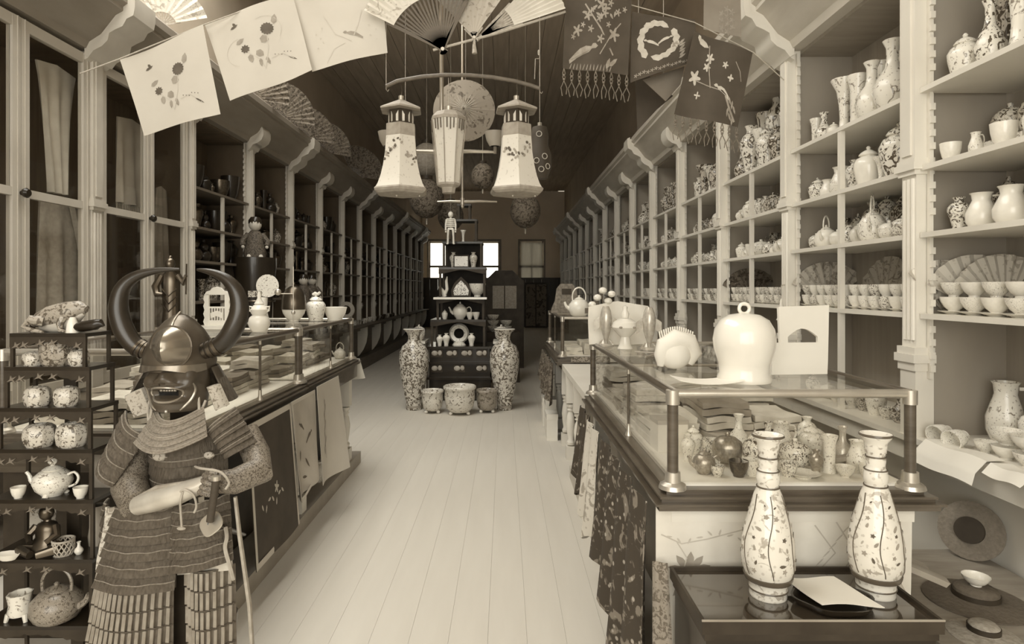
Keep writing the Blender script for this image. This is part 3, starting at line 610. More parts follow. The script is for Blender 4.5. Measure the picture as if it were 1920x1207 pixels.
# boxes under the lidded bowls on the third shelf of the edge bay
for i in range(4):
    T = thing('porcelain_box', 'pale box holding up a lidded bowl, %s right of the nearest post' % NTH[i], 'box', (RS.x(.25), 2.50 - i * .135, 1.92), 0, 'boxes under lidded bowls')
    M().box(-.06, .09, -.055, .055, 0, .075).build('box_body', PM2, T, False)
for i, (kd, mt, h) in enumerate((('tea_cup', PORC, .08), ('jug', B_, .09), ('tea_cup', PORC, .09), ('lidded_jar', B_, .13))):
    pot(kd, mt, (RS.x(.08), 2.53 - i * .135, 1.92), h, '%s before the boxes on the third shelf, %s right of nearest post' % (MDESC[mt.name] + ' ' + KN[kd], NTH[i]), None, 0, .8)
T = thing('paper_tassel', 'white paper tassel hanging on the second right-hand post', 'tassel', (RS.x(-.045), YK(1) - .02, 1.42)); M().curve([(0, 0, .0), (.004, .004, -.06), (0, 0, -.1)], .0015, 5).build('string', ROPE, T); M().lathe([(0, -.08), (.006, -.09), (.012, -.14), (.022, -.20), (.03, -.215), (0, -.215)], 10).build('paper_bunch', PAPER, T); M().tube([(0, 0, 0), (.03, 0, .004)], .003, 6).build('nail', STEEL, T)
# paper sheet hanging over the ledge edge
def cloth(name, mt, corners, T=None, nu=14, nv=14, wave=None, th=.002):
    """corners tl, tr, bl, br"""
    tl, tr, bl, br = [Vector(c) for c in corners]
    nm = (tr - tl).cross(bl - tl).normalized()
    def fn(u, v):
        p = tl.lerp(tr, u).lerp(bl.lerp(br, u), v)
        return p + nm * (wave(u, v) if wave else 0)
    o = M().slab(fn, nu, nv, th).build(name, mt, T)
    fn.n = nm
    return o, fn
def sheet(lb, pts, mt=PAPER, name='paper_sheet'):
    """pts: profile (u, z) across the ledge, y range per point"""
    m = M(); n = len(pts) - 1
    def fn(u, v):
        f = v * n; i = min(int(f), n - 1); t = f - i; a, b = pts[i], pts[i + 1]
        return (RS.x(lerp(a[0], b[0], t)), lerp(lerp(a[2], b[2], t), lerp(a[3], b[3], t), u), lerp(a[1], b[1], t) + .004 * math.sin(u * 7))
    return tag(m.slab(fn, 10, n * 4, .0015).build(name, mt), lb, 'paper')
sheet('white paper sheet drooping over the ledge edge at the right', [(.05, LEDGE + .008, 2.22, 2.52), (-.03, LEDGE + .01, 2.20, 2.52), (-.08, LEDGE - .03, 2.19, 2.51), (-.10, LEDGE - .07, 2.18, 2.5)])
sheet('small white paper sheet on ledge at the far right edge', [(.03, LEDGE + .008, 2.02, 2.16), (-.04, LEDGE + .012, 2.0, 2.17), (-.08, LEDGE - .02, 2.0, 2.16)])
# ---------------------------------------------------------------- left shelves: dark wares
LB = [BRONZE, LACQ, POR3, LACQ]
for k in (2, 3, 4, 5):
    for sh in (1, 2, 3, 4):
        row(LS, k, sh, .14, mixrow(6 if k < 4 else 5, (.1, .22), LB, ['baluster_vase', 'bottle_vase', 'lidded_jar', 'cylinder_vase', 'gourd_vase', 'tea_cup']))
for k in (6, 7, 8, 9):
    for sh in (2, 3): row(LS, k, sh, .14, mixrow(4, (.1, .2), LB, ['baluster_vase', 'bottle_vase', 'gourd_vase', 'tea_cup']))
for k in (5, 6, 7, 8, 9): row(LS, k, 0, .0, mixrow(8, (.05, .09), [POR3, POR1, BRONZE], ['tea_cup', 'baluster_vase', 'lidded_jar', 'tea_cup']))
# ---------------------------------------------------------------- printed motifs on cloth
def flower(cx, cy, r, n=7, d=.3, k=28): return [(cx + r * (1 - d + d * math.cos(n * t)) * math.cos(t), cy + r * (1 - d + d * math.cos(n * t)) * math.sin(t)) for t in (2 * PI * i / k for i in range(k))]
def leaf(cx, cy, L, w, a): return [(cx + x * math.cos(a) - y * math.sin(a), cy + x * math.sin(a) + y * math.cos(a)) for x, y in ((-L / 2, 0), (-L / 4, w / 2), (L / 6, w / 2.2), (L / 2, 0), (L / 6, -w / 2.2), (-L / 4, -w / 2))]
def strip(pts, w):
    a, b = [], []
    for i, p in enumerate(pts):
        q0, q1 = pts[max(0, i - 1)], pts[min(len(pts) - 1, i + 1)]; dx, dy = q1[0] - q0[0], q1[1] - q0[1]; l = math.hypot(dx, dy) or 1
        a.append((p[0] - dy / l * w / 2, p[1] + dx / l * w / 2)); b.append((p[0] + dy / l * w / 2, p[1] - dx / l * w / 2))
    return [[a[i], a[i + 1], b[i + 1], b[i]] for i in range(len(pts) - 1)]
def bird(cx, cy, s, f=1):
    B = [(-.9, .55), (-.75, .42), (-.5, .4), (-.3, .2), (.1, .05), (.5, -.15), (1.0, -.5), (1.05, -.3), (.6, .15), (.3, .4), (-.1, .55), (-.45, .52), (-.55, .68), (-.72, .7)]
    return [(cx + f * x * s, cy - (y - .2) * s) for x, y in B]
def motif(name, mt, fn, polys, T, off=-.0025):
    """each polygon is a printed or embroidered figure of its own; the quads of a stem strip belong together"""
    runs = []
    for poly in polys:
        if runs and len(poly) == 4 and len(runs[-1][-1]) == 4 and runs[-1][-1][1] == poly[0]: runs[-1].append(poly)
        else: runs.append([poly])
    for run in runs:
        m = M()
        for poly in run:
            vs = []
            for u, v in poly:
                e = .01; p = Vector(fn(u, v)); a = Vector(fn(u + e, v)) - Vector(fn(u - e, v)); b = Vector(fn(u, v + e)) - Vector(fn(u, v - e))
                vs.append(p + a.cross(b).normalized() * off * SGN[0])
            m._a(vs, [tuple(range(len(vs)))])
        m.build(name, mt, T, False)
SGN = [1]
def hung(name, label, cat, mt, px, Y, wave=None, group=None, nu=14, nv=14, dY=(0, 0, 0, 0), th=.002):
    """flat cloth hung at a distance: photo corners tl, tr, bl, br"""
    T = thing(name, label, cat, (0, 0, 0), 0, group)
    c = [P(a, b, Y + d) for (a, b), d in zip(px, dY)]
    o = sum(c, Vector()) / 4; T.location = o
    ob, fn = cloth('cloth', mt, [q - o for q in c], T, nu, nv, wave, th)
    return T, fn
# three painted silk kerchiefs, upper left
kc = 'painted silk kerchiefs hung in a row'
T1, f1 = hung('silk_kerchief', 'white silk kerchief with dark sunflowers, leftmost and lowest of three', 'kerchief', SILK, [(225, 112), (383, 48), (268, 254), (412, 213)], 2.8, lambda u, v: .012 * math.sin(u * 5 + v * 2), kc)
T2, f2 = hung('silk_kerchief', 'white silk kerchief with sunflowers and rings, middle of three', 'kerchief', SILK, [(382, 44), (547, -12), (433, 190), (586, 132)], 2.84, lambda u, v: .012 * math.sin(u * 6 + v * 3 + 1), kc)
T3, f3 = hung('silk_kerchief', 'white silk kerchief with bird on a branch, rightmost of three', 'kerchief', SILK, [(546, -12), (714, -32), (584, 133), (726, 98)], 2.88, lambda u, v: .012 * math.sin(u * 5 + 2), kc)
SGN[0] = 1
def sun(fn, T, dx=0, dy=0, full=True):
    motif('dark_flower', INK, fn, [flower(.62 + dx, .37 + dy, .075, 14, .08), flower(.33 + dx, .53 + dy, .055, 9, .18)] if full else [], T) if full else None
    motif('leaf_print', INKM, fn, [leaf(.72 + dx, .28 + dy, .12, .06, -1.2), leaf(.56 + dx, .48 + dy, .1, .09, .4), leaf(.30 + dx, .42 + dy, .11, .05, -.4), leaf(.36 + dx, .66 + dy, .1, .06, 1.6), leaf(.47 + dx, .63 + dy, .1, .08, .9), leaf(.45 + dx, .74 + dy, .1, .04, 1.7), leaf(.53 + dx, .74 + dy, .1, .04, 1.4)], T)
    motif('bird_print', INK, fn, [leaf(.28 + dx, .22 + dy, .1, .03, -.3), leaf(.29 + dx, .2 + dy, .07, .03, 1.1)] + [leaf(.80 + dx, .80 + dy, .12, .018, .7)] + [flower(.62 + dx + .035 * i, .69 + dy + .012 * (i % 3), .008, 3) for i in range(6)], T)
    motif('stem_print', INKL, fn, sum([strip(p, .008) for p in ([(.6 + dx, .45 + dy), (.57 + dx, .6 + dy), (.48 + dx, .82 + dy)], [(.35 + dx, .58 + dy), (.45 + dx, .7 + dy), (.48 + dx, .82 + dy)], [(.58 + dx, .72 + dy), (.7 + dx, .7 + dy), (.82 + dx, .82 + dy)])], []), T)
sun(f1, T1); sun(f2, T2, .02, -.05)
motif('ring_print', INKL, f2, strip([(.62 + .17 * math.cos(t), .33 + .17 * math.sin(t)) for t in (i * .25 for i in range(-8, 4))], .005) + strip([(.3 + .17 * math.cos(t), .5 + .17 * math.sin(t)) for t in (i * .25 for i in range(8, 20))], .005), T2)
motif('branch_print', INKL, f3, strip([(.3, .35), (.4, .62), (.58, .75)], .012) + strip([(.75, .35), (.68, .55), (.62, .68)], .012) + strip([(.22, .95), (.35, .8), (.5, .76)], .007), T3)
motif('bird_print', INKM, f3, [bird(.6, .66, .12)], T3)
motif('blossom_print', INKL, f3, [flower(.2 + .05 * math.cos(i * 2.4), .5 + .06 * i, .014, 5) for i in range(5)] + [flower(.85 + .04 * math.cos(i * 3), .5 + .07 * i, .014, 5) for i in range(5)], T3)
tag(M().tube([P(150, 138, 2.8), P(225, 110, 2.8), P(383, 46, 2.82), P(546, -13, 2.86), P(715, -33, 2.88), P(790, -48, 2.88)], .003, 6).build('clothes_line', ROPE), 'cord the three white kerchiefs hang from, slanting to the ceiling', 'cord')
# dark embroidered towels, upper right
tw = 'dark embroidered cloths hung upper right'
def fringe(T, fn, n, L, mt, v0=1.0, u0=.02, u1=.98):
    for i in range(n):
        u = lerp(u0, u1, i / (n - 1)); a = Vector(fn(u, v0))
        pts = [[(0, 0), (.007, .2), (-.007, .3), (0, .45), (-.014 - .004 * math.sin(i), .7), (-.008, 1.0)], [(0, 0), (-.007, .2), (.007, .3), (0, .45), (.014, .7), (.006 + .004 * math.cos(i), .95)]]
        m = M()
        for pp in pts: m.tube([a + Vector((x, -.001, -z * L)) for x, z in pp], .0022, 5)
        m.ball(a + Vector((0, -.001, -.25 * L)), .007, 8).ball(a + Vector((0, -.001, -.4 * L)), .006, 8)
        m.build('tassel', mt, T)
G1, g1 = hung('embroidered_towel', 'dark fringed silk towel embroidered with crane and blossom', 'textile', FABM, [(1062, -25), (1186, -25), (1055, 128), (1178, 140)], 2.9, lambda u, v: .008 * math.sin(u * 8), tw)
motif('crane', EMB, g1, [bird(.32, .78, .22, -1)], G1); motif('branch', EMB, g1, strip([(.3, .2), (.55, .5), (.75, .8)], .02) + strip([(.55, .8), (.72, .55), (.85, .42)], .014), G1)
motif('blossom', EMB, g1, [flower(x, y, r, 5, .35) for x, y, r in ((.55, .22, .08), (.35, .34, .07), (.6, .32, .06), (.2, .52, .08), (.75, .56, .09), (.55, .62, .06), (.8, .3, .05), (.4, .5, .05), (.48, .15, .05), (.68, .2, .05), (.42, .27, .04), (.52, .38, .05), (.28, .45, .04), (.66, .45, .04), (.9, .26, .04), (.14, .6, .04))] + [leaf(.3 + .05 * i, .3 + .06 * math.sin(i * 1.7), .08, .03, i * .9) for i in range(10)] + [leaf(.68, .9, .14, .05, -1.2), leaf(.76, .88, .16, .05, -.7)] + [leaf(.12 + .05 * i, .96, .09, .012, -1.2 - .1 * (i % 4)) for i in range(13)], G1)
fringe(G1, g1, 9, .13, TASS)
G2, g2 = hung('embroidered_cloth', 'dark cloth embroidered with a circle of two phoenixes', 'textile', FABM, [(1186, 22), (1302, 38), (1182, 155), (1306, 114)], 2.92, lambda u, v: .01 * math.sin(u * 4 + v * 3), tw)
motif('phoenix_ring', EMBW, g2, [leaf(.42 + .27 * math.cos(t), .43 + .30 * math.sin(t), .2, .1, t + 1.9) for t in (i * .42 for i in range(15)) if abs(math.sin(t + .9)) > .18] + [bird(.30, .45, .12), bird(.54, .42, .12, -1)], G2)
motif('border', EMB, g2, [flower(.08 + .06 * i, .93 - .01 * (i % 3), .035, 5, .4) for i in range(15)] + [leaf(.78, .5 + .06 * i, .13, .04, -.9 + .3 * (i % 2)) for i in range(6)] + [flower(.68, .55, .07, 5, .2)], G2)
G3, g3 = hung('embroidered_towel', 'dark fringed towel embroidered with sparrow and flowers, slanting', 'textile', FABM, [(1302, 58), (1412, 98), (1264, 214), (1384, 238)], 2.84, lambda u, v: .008 * math.sin(u * 7), tw)
motif('flower', EMBW, g3, [flower(.18, .52, .1, 5, .3), flower(.35, .25, .07, 5, .3), flower(.33, .36, .06, 5, .3), flower(.6, .28, .05, 5, .3), flower(.72, .42, .05, 4, .3), flower(.28, .72, .05, 4, .4)], G3)
motif('sparrow', EMBW, g3, [bird(.62, .60, .14), leaf(.2, .1, .2, .07, .3), leaf(.12, .06, .1, .05, .9)], G3)
motif('stem', EMB, g3, strip([(.3, .1), (.36, .35), (.45, .6)], .014) + strip([(.2, .55), (.4, .58), (.6, .6)], .012) + strip([(.7, .65), (.8, .8), (.92, .95)], .03) + strip([(.75, .2), (.85, .3), (.9, .42)], .012) + [leaf(.78 + .05 * (i % 3), .7 + .05 * i, .12, .03, 1 + .5 * (i % 2)) for i in range(6)], G3)
fringe(G3, g3, 9, .12, TASS)
G6, g6 = hung('plain_cloth', 'small tan cloth hanging between the dark embroidered ones', 'textile', mat('tan_cloth', .17, .8), [(1205, 150), (1283, 125), (1248, 190), (1276, 158)], 3.0, None, tw)
M().tube([g6(.5, 0), Vector(g6(.5, 0)) + Vector((0, 0, ZC - G6.location.z - g6(.5, 0).z))], .0015, 5).build('string', ROPE, G6)
G4, g4 = hung('flowered_cloth', 'pale cloth with flower border beside the nearest right cornice bracket', 'textile', mat('tan_silk', .26, .8), [(1320, -20), (1388, -20), (1319, 55), (1390, 70)], 3.3, None, tw)
motif('flower_band', EMB, g4, [flower(.62 + .16 * math.sin(i * 2.1), .45 + .055 * i, .09, 5, .35) for i in range(10)], G4)
G5, g5 = hung('dark_cloth', 'plain dark cloth hanging behind the fringed towels', 'textile', FABD, [(1190, 120), (1262, 180), (1195, 245), (1232, 205)], 3.3, None, tw)
M().tube([g5(.1, .02), Vector(g5(.1, .02)) + Vector((0, 0, ZC - G5.location.z - g5(.1, .02).z))], .0015, 5).build('string', ROPE, G5)
tag(M().tube([P(1030, -30, 2.9), P(1062, -26, 2.9), P(1186, 10, 2.92), P(1302, 42, 2.9), P(1412, 98, 2.84), P(1470, 150, 2.9)], .0025, 6).build('clothes_line', ROPE), 'thin cord carrying the dark embroidered towels at upper right', 'cord')
# fans at the top middle with bamboo stick
fg = 'fans tied to the bamboo stick'
fan('folding_fan', 'large open fan with brown sticks, left of the fans on the bamboo stick', P(830, 92, 2.8), (0, 0, 0), .40, -1.12, .45, .62, FANL, 20, fg, .006, mat('brown_fan_stick', .10, .6))
fan('folding_fan', 'pale flowered silk fan spread above the bamboo stick, middle one', P(889, 70, 2.83), (0, 0, 0), .34, -.78, .62, .08, pmat('flowered_fan_silk', .22, .40, .32, 22, .6, .7), 7, fg, .004)
fan('folding_fan', 'half-open white fan at the right end of the bamboo stick', P(900, 68, 2.87), (0, 0, 0), .42, .75, 1.26, .4, mat('white_fan_paper', .6, .7), 8, fg, .006)
T = thing('bamboo_stick', 'slender bamboo stick carrying open fans above the lanterns', 'stick', P(815, 93, 2.81))
o = T.location.copy()
M().tube([P(812, 94, 2.81) - o, P(930, 63, 2.85) - o, P(1060, 22, 2.9) - o], .006, 8).build('stick', ROPE, T)
M().tube([P(890, 72, 2.83) - o, P(889, 85, 2.83) - o, P(890, 100, 2.83) - o], [.004, .008, .012], 8).build('tassel', STRAW, T)
# round and folding fans along the left cornice
for i, (Yf, r, lb) in enumerate(((6.0, .40, 'dark open fan above left cornice, nearest, half under kerchief'), (6.75, .42, 'striped open fan above left cornice, second from near'), (7.6, .40, 'dark open fan above left cornice, third from near'), (8.35, .42, 'frilled open fan above left cornice, fourth from near'), (10.2, .5, 'dim dark fan above left cornice, farthest'))):
    fan('folding_fan', lb, (-2.52, Yf, 3.2 + r * .16), (0, 0, .12), r, -.45, 1.72, .26, FAND, 14, 'fans standing along the left cornice', .012, LWOOD)
fan('folding_fan', 'pale pleated fan standing on the left cornice, above the kerchiefs', (-2.4, 4.3, 3.25), (0, 0, .3), .3, -1.3, 1.3, .3, FANL, 12, 'fans standing along the left cornice', .01)
# ---------------------------------------------------------------- things behind the glass doors
KIM = mat('grey_kimono', .42, .85, var=.2, scale=30); KIML = mat('pale_kimono', .62, .85, var=.15, scale=10)
def robe(label, y, z0, z1, w0, w1, mt, u=.2, name='hanging_robe'):
    T = thing(name, label, 'robe', (LS.x(u), y, 0))
    def fn(a, v):
        w = lerp(w0, w1, v ** .7); return (.03 * math.sin(a * 16) * v, (a - .5) * w * 2, lerp(z1, z0, v) - .05 * abs(a - .5) * (1 - v))
    M().slab(fn, 24, 10, .012).build('body', mt, T)
    return T
T = robe('pale long-sleeved coat hanging behind the nearest glass door', 3.70, .95, 1.95, .15, .19, KIM, .14)
M().slab(lambda a, v: (.02 + .02 * math.sin(a * 9), lerp(.12, .26, v) + (a - .5) * .13, lerp(1.92, 1.45, v) + .0), 8, 8, .02).build('sleeve', KIM, T)
robe('pale tapering cloth hanging above the coat behind glass door', 3.68, 1.97, 2.74, .16, .07, KIML, .14)
T = robe('fringed pale shawl hanging behind the second glass door', 4.42, 2.0, 2.62, .16, .18, mat('shawl', .4, .85), .14, 'fringed_shawl')
for i in range(22): M().tube([(0, -.17 + i * .0162, 2.0), (.005, -.17 + i * .0162, 1.9)], .003, 5).build('tassel', KIML, T)
robe('narrow dark robe hanging at the right of second glass door', 4.80, 1.0, 2.2, .07, .14, mat('dim_robe', .2, .85), .14)
for i, (y, z) in enumerate(((2.75, 1.1), (2.95, .95), (3.05, 1.3))): pot('lidded_jar', POR2, (LS.x(.3), y, LEDGE), .16, '%s pale jar behind the glass door at left edge' % NTH[i], 'jars behind glass', 0, .8)
# ---------------------------------------------------------------- samurai armour
AR = thing('samurai_armour', 'suit of samurai armour with horned helmet and fierce mask on its stand', 'armour', ((330 - CX) / 596, 1.93, 0))
def A3(px, py, dy=0): return Vector(((px - 330) / 596, dy, EYE - (py - CY) / 596))
HORN = mat('dark_horn', .02, .34, var=.4, scale=14, coat=.15)
IRON = mat('polished_iron', .26, .26, metal=.75, var=.25, scale=10)
IROND = mat('russet_iron', .11, .3, metal=.5, var=.3, scale=12)
MASK = mat('lacquered_mask', .06, .36, var=.4, scale=12, coat=.15)
LAME = mat('laced_lame', .085, .8, var=.4, scale=130, stretch=(1, 1, .3), bump=.5)
LAMP_ = mat('pale_lacing', .24, .8, var=.35, scale=160, bump=.4)
MAIL = pmat('chain_mail', .06, .22, .34, 190, .5, .5)
PAD = pmat('stencilled_leather', .2, .46, .3, 60, .55, .7)
SATIN = mat('silver_satin', .55, .3, metal=.3, var=.2, scale=14)
BRO = pmat('brocade', .3, .58, .45, 45, .52, .6)
c = A3(338, 690)
def hb(t, z): return 1 + .05 * max(0, math.cos(t + PI / 2)) ** 8 * (1 if z > .03 else 0)
M().lathe([(.098, 0), (.103, .02), (.1, .05), (.088, .085), (.068, .12), (.042, .15), (.02, .166), (0, .173)], 40, c, 1, 1.12, 0, hb).build('helmet_bowl', IROND, AR)
def browf(u, v):
    t = 2 * PI * u; x, z = .061 * v * math.cos(t), .061 * v * math.sin(t); q = A3(351, 645, -.092)
    return (q.x + x, q.y - .034 * (1 - v * v) - .026 * (1 - abs(x) / .061) * (1 - v ** 4) , q.z + z)
M().slab(browf, 40, 10, .004).build('brow_plate', IRON, AR, True, None, 30)
M().tube([A3(351 + 36.5 * math.cos(t), 645 - 36.5 * math.sin(t), -.094) for t in (2 * PI * i / 28 for i in range(29))], .004, 6).build('brow_rim', IROND, AR)
M().curve([c + Vector((.013, -.100, .085)), c + Vector((.009, -.072, .125)), c + Vector((.004, -.04, .155)), c + Vector((0, -.0, .176))], .004, 6).build('keel', IRON, AR)
def visor(u, v):
    t = lerp(-1.25, 1.25, u) - PI / 2; r = lerp(.1015, .106, v); return c + Vector((r * math.cos(t), r * 1.12 * math.sin(t), .020 - .018 * v + .006 * math.cos((u - .5) * 9) * v))
M().slab(visor, 20, 3, .006).build('visor', IRON, AR)
for i in range(3):
    def nk(u, v, i=i):
        t = lerp(.15, PI - .15, u) + (-.35 + .7 * u); r = .10 + .018 * (i + v); return c + Vector((r * 1.05 * math.cos(t), r * math.sin(t) + .01, .005 - .036 * (i + v)))
    M().slab(nk, 22, 2, .005).build('neck_guard', LAME if i else IROND, AR)
for s, pts in ((-1, [(290, 657, 14), (264, 646, 17), (243, 617, 18), (233, 578, 17), (240, 542, 14), (264, 519, 10), (302, 508, 6), (346, 505, 2)]), (1, [(388, 657, 13), (424, 643, 17), (447, 612, 18), (457, 577, 17), (450, 545, 14), (430, 522, 10), (402, 510, 6), (378, 506, 2)])):
    pp = [A3(x, y, -.03) for x, y, r in pts]; rr = [r / 596 for x, y, r in pts]
    # finer curve
    q, rq = [], []
    for i in range(len(pp) - 1):
        for t in (0, .25, .5, .75):
            p0, p1, p2, p3 = pp[max(i - 1, 0)], pp[i], pp[i + 1], pp[min(i + 2, len(pp) - 1)]
            q.append(.5 * ((2 * p1) + (p2 - p0) * t + (2 * p0 - 5 * p1 + 4 * p2 - p3) * t * t + (3 * p1 - p0 - 3 * p2 + p3) * t ** 3)); rq.append(lerp(rr[i], rr[i + 1], t))
    h = M().tube(q + [pp[-1]], rq + [rr[-1]], 14).build('horn', HORN, AR)
    for j in (1, 2, 3): M().tube([q[j] - (q[j + 1] - q[j]) * .3, q[j] + (q[j + 1] - q[j]) * .3], rq[j] * 1.12, 14).build('horn_ring', BRONZE, h)
M().ball(A3(346, 715, .0), .068, 16, 1.35, .95, .95).build('head_void_fill', BLKW, AR)  # black ellipsoid, stands in for the dark void between visor and mask
MY = -.026                                          # the mask sits level with the helmet rim
def maskr(t, v):
    bul = .074 + .016 * math.sin(min(1, v * 1.15) * PI) * math.cos(t * .6) + .010 * math.exp(-((v - .88) / .12) ** 2) * math.cos(t * .8)
    nose = .030 * math.exp(-(t / .20) ** 2) * math.exp(-((v - .10) / .16) ** 2)
    nost = .012 * math.exp(-((abs(t) - .22) / .12) ** 2) * math.exp(-((v - .22) / .08) ** 2)
    ch = .018 * math.exp(-((abs(t) - .72) / .28) ** 2) * math.exp(-((v - .22) / .2) ** 2)
    lip = .012 * math.exp(-(t / .62) ** 4) * (math.exp(-((v - .36) / .06) ** 2) + math.exp(-((v - .70) / .07) ** 2))
    mo = -.030 * math.exp(-(t / .46) ** 4) * math.exp(-((v - .53) / .12) ** 4)
    return bul + nose + nost + ch + lip + mo
def maskf(u, v, off=0):
    t = lerp(-1.75, 1.75, u); z = lerp(690, 760, v); r = maskr(t, v) + off; p = A3(348, z)
    return Vector((p.x + r * math.sin(t), MY - r * 1.02 * math.cos(t), p.z + .014 * (1 - math.cos(t)) * (1 - v)))
mk = M().slab(maskf, 60, 44, .004).build('face_mask', MASK, AR)
def mk_at(tt, v, off=.002): return maskf((tt + 1.75) / 3.5, v, off)
M().slab(lambda u, v: mk_at(lerp(-.40, .40, u), lerp(.46, .60, v), .003), 12, 4, .002).build('mouth_shade', mat('mouth_black', .004, .8), mk)  # near-black sheet painting in the shade of the open mouth
for i in range(6): M().ball(mk_at(-.28 + .112 * i, .455, .006), .006, 8, .9).build('tooth', BRONZ2, mk)
M().curve([mk_at(.56 * math.cos(a), .53 + .19 * math.sin(a), .003) for a in (2 * PI * i / 16 for i in range(17))], .0032, 6).build('lip', BRONZ2, mk)
for s_ in (-1, 1):
    M().curve([mk_at(s_ * .80, .30), mk_at(s_ * .92, .48), mk_at(s_ * .82, .70), mk_at(s_ * .60, .86), mk_at(s_ * .45, .96)], [.002, .004, .005, .004, .002], 6).build('cheek_line', BRONZ2, mk)
    M().curve([mk_at(s_ * .08, .26), mk_at(s_ * .36, .30), mk_at(s_ * .66, .42)], [.006, .006, .002], 6).build('moustache_ridge', MASK, mk)
M().ball(mk_at(0, .97, .004), .006, 8).build('chin_knob', STEEL, mk)
for nm, cs in (('helmet_turnback', [(252, 738), (285, 722), (262, 778), (296, 768)]), ('helmet_turnback', [(402, 722), (424, 716), (412, 766), (436, 756)])):
    o_, _ = cloth(nm, PAD, [A3(*p, -.05 + (.02 if i > 1 else 0)) for i, p in enumerate(cs)], AR, 8, 8, lambda u, v: .008 * math.sin(u * PI), .012)
for s in (-1, 1):   # face cords
    x = 306 if s < 0 else 392
    M().curve([A3(x, 700, -.05), A3(x - 2, 730, -.06), A3(x + 2, 760, -.07), A3(x - 6, 782, -.06), A3(x - 2 + s * 6, 760, -.06), A3(x + s * 8, 745, -.05)], .004, 6).build('face_cord', ROPE, AR)
def lamellar(nm, fn, n, mt, edge=None, lip=.007, nu=16, back=True, scal=0):
    """panel of overlapping laced rows; every row is a lame of its own"""
    par = M().slab(lambda u, v: fn(u, v), nu, n * 2, .003).build(nm, FABD, AR)
    ob = M()
    for i in range(n):
        def lf(u, v, i=i):
            vv = (i + v * 1.08) / n; p = Vector(fn(u, min(1, vv)))
            if vv > 1: p = p + (Vector(fn(u, 1)) - Vector(fn(u, .98))) * (vv - 1) * 50
            a = Vector(fn(u + .01, vv)) - Vector(fn(u - .01, vv)); b = Vector(fn(u, min(1, vv + .01))) - Vector(fn(u, max(0, vv - .01))); nn = a.cross(b)
            if nn.length > 1e-9: nn.normalize()
            if nn.y > 0: nn = -nn
            w = scal * math.sin(u * 22 + i) * (1 - v)
            return p + nn * (.004 + lip * v) + Vector((0, 0, w))
        la = M().slab(lf, nu, 3, .003).build('lame', mt, par)
        M().tube([lf(u / 20, .02) for u in range(21)], .0026, 5).build('lacing_cord', edge or LAMP_, par)
        if i % 2 == 0 or scal: M().tube([lf(u / 20, .5) + Vector((0, -.003, 0)) for u in range(21)], .0018, 5).build('lacing_cord', edge or LAMP_, par)
    return par
def quadpanel(tl, tr, bl, br, bulge, d0=0, d1=0, da=0, db=0, sag=0):
    a, b, c_, d_ = A3(*tl), A3(*tr), A3(*bl), A3(*br)
    def fn(u, v):
        p = a.lerp(b, u).lerp(c_.lerp(d_, u), v); s_ = math.sin(PI * min(1, max(0, u)))
        return Vector((p.x, lerp(d0, d1, v) + lerp(da, db, u) - bulge * s_, p.z - sag * s_))
    return fn
lamellar('chest_plate', quadpanel((285, 800), (425, 795), (278, 925), (425, 915), .09, 0, .01), 6, LAME)
lamellar('throat_guard', quadpanel((316, 762), (398, 756), (286, 818), (414, 806), .06, -.055, -.085, 0, 0, .026), 5, LAMP_, EMB, .006)
lamellar('shoulder_guard', quadpanel((234, 772), (294, 812), (203, 862), (248, 894), .035, -.02, -.06, .03, -.03), 7, LAME, None, .006)
lamellar('shoulder_guard', quadpanel((406, 798), (440, 764), (446, 846), (484, 826), .03, -.03, -.05, -.03, .03), 6, LAME, None, .006)
# sleeves
M().tube([A3(252, 815, .02), A3(248, 860, .0), A3(262, 905, -.05), A3(300, 922, -.12)], [.05, .05, .052, .045], 14).build('mail_sleeve', MAIL, AR)
M().tube([A3(455, 812, .02), A3(482, 848, -.01), A3(500, 872, -.06), A3(470, 880, -.12), A3(440, 876, -.15)], [.04, .042, .045, .038, .03], 14).build('mail_sleeve', MAIL, AR)
M().tube([A3(306, 920, -.125), A3(340, 908, -.145), A3(385, 894, -.155), A3(425, 878, -.16), A3(446, 866, -.16)], [.034, .038, .036, .028, .02], 16, .85).build('forearm_guard', SATIN, AR)
M().tube([A3(310, 903, -.135), A3(345, 886, -.15), A3(385, 878, -.16), A3(410, 872, -.16)], [.006, .009, .008, .004], 8).build('sleeve_piping', EMB, AR)
M().ball(A3(330, 840, -.09), .02, 10, .8, 1.2, .6).ball(A3(412, 842, -.07), .014, 10, .8, 1.2, .6).build('shoulder_knot', PAD, AR)
for j, (x, y, r) in enumerate(((448, 862, 9), (444, 871, 8.5), (440, 880, 8), (437, 888, 7))):
    M().tube([A3(x - 14, y - 2, -.17), A3(x + 2, y - 3, -.195), A3(x + 14, y + 1, -.19), A3(x + 17, y + 4, -.17)], [.010, .010, .009, .007], 8).build('glove_finger', MAIL, AR)
M().tube([A3(438, 856, -.165), A3(452, 850, -.19), A3(462, 853, -.19)], [.011, .010, .008], 8).build('glove_thumb', MAIL, AR)
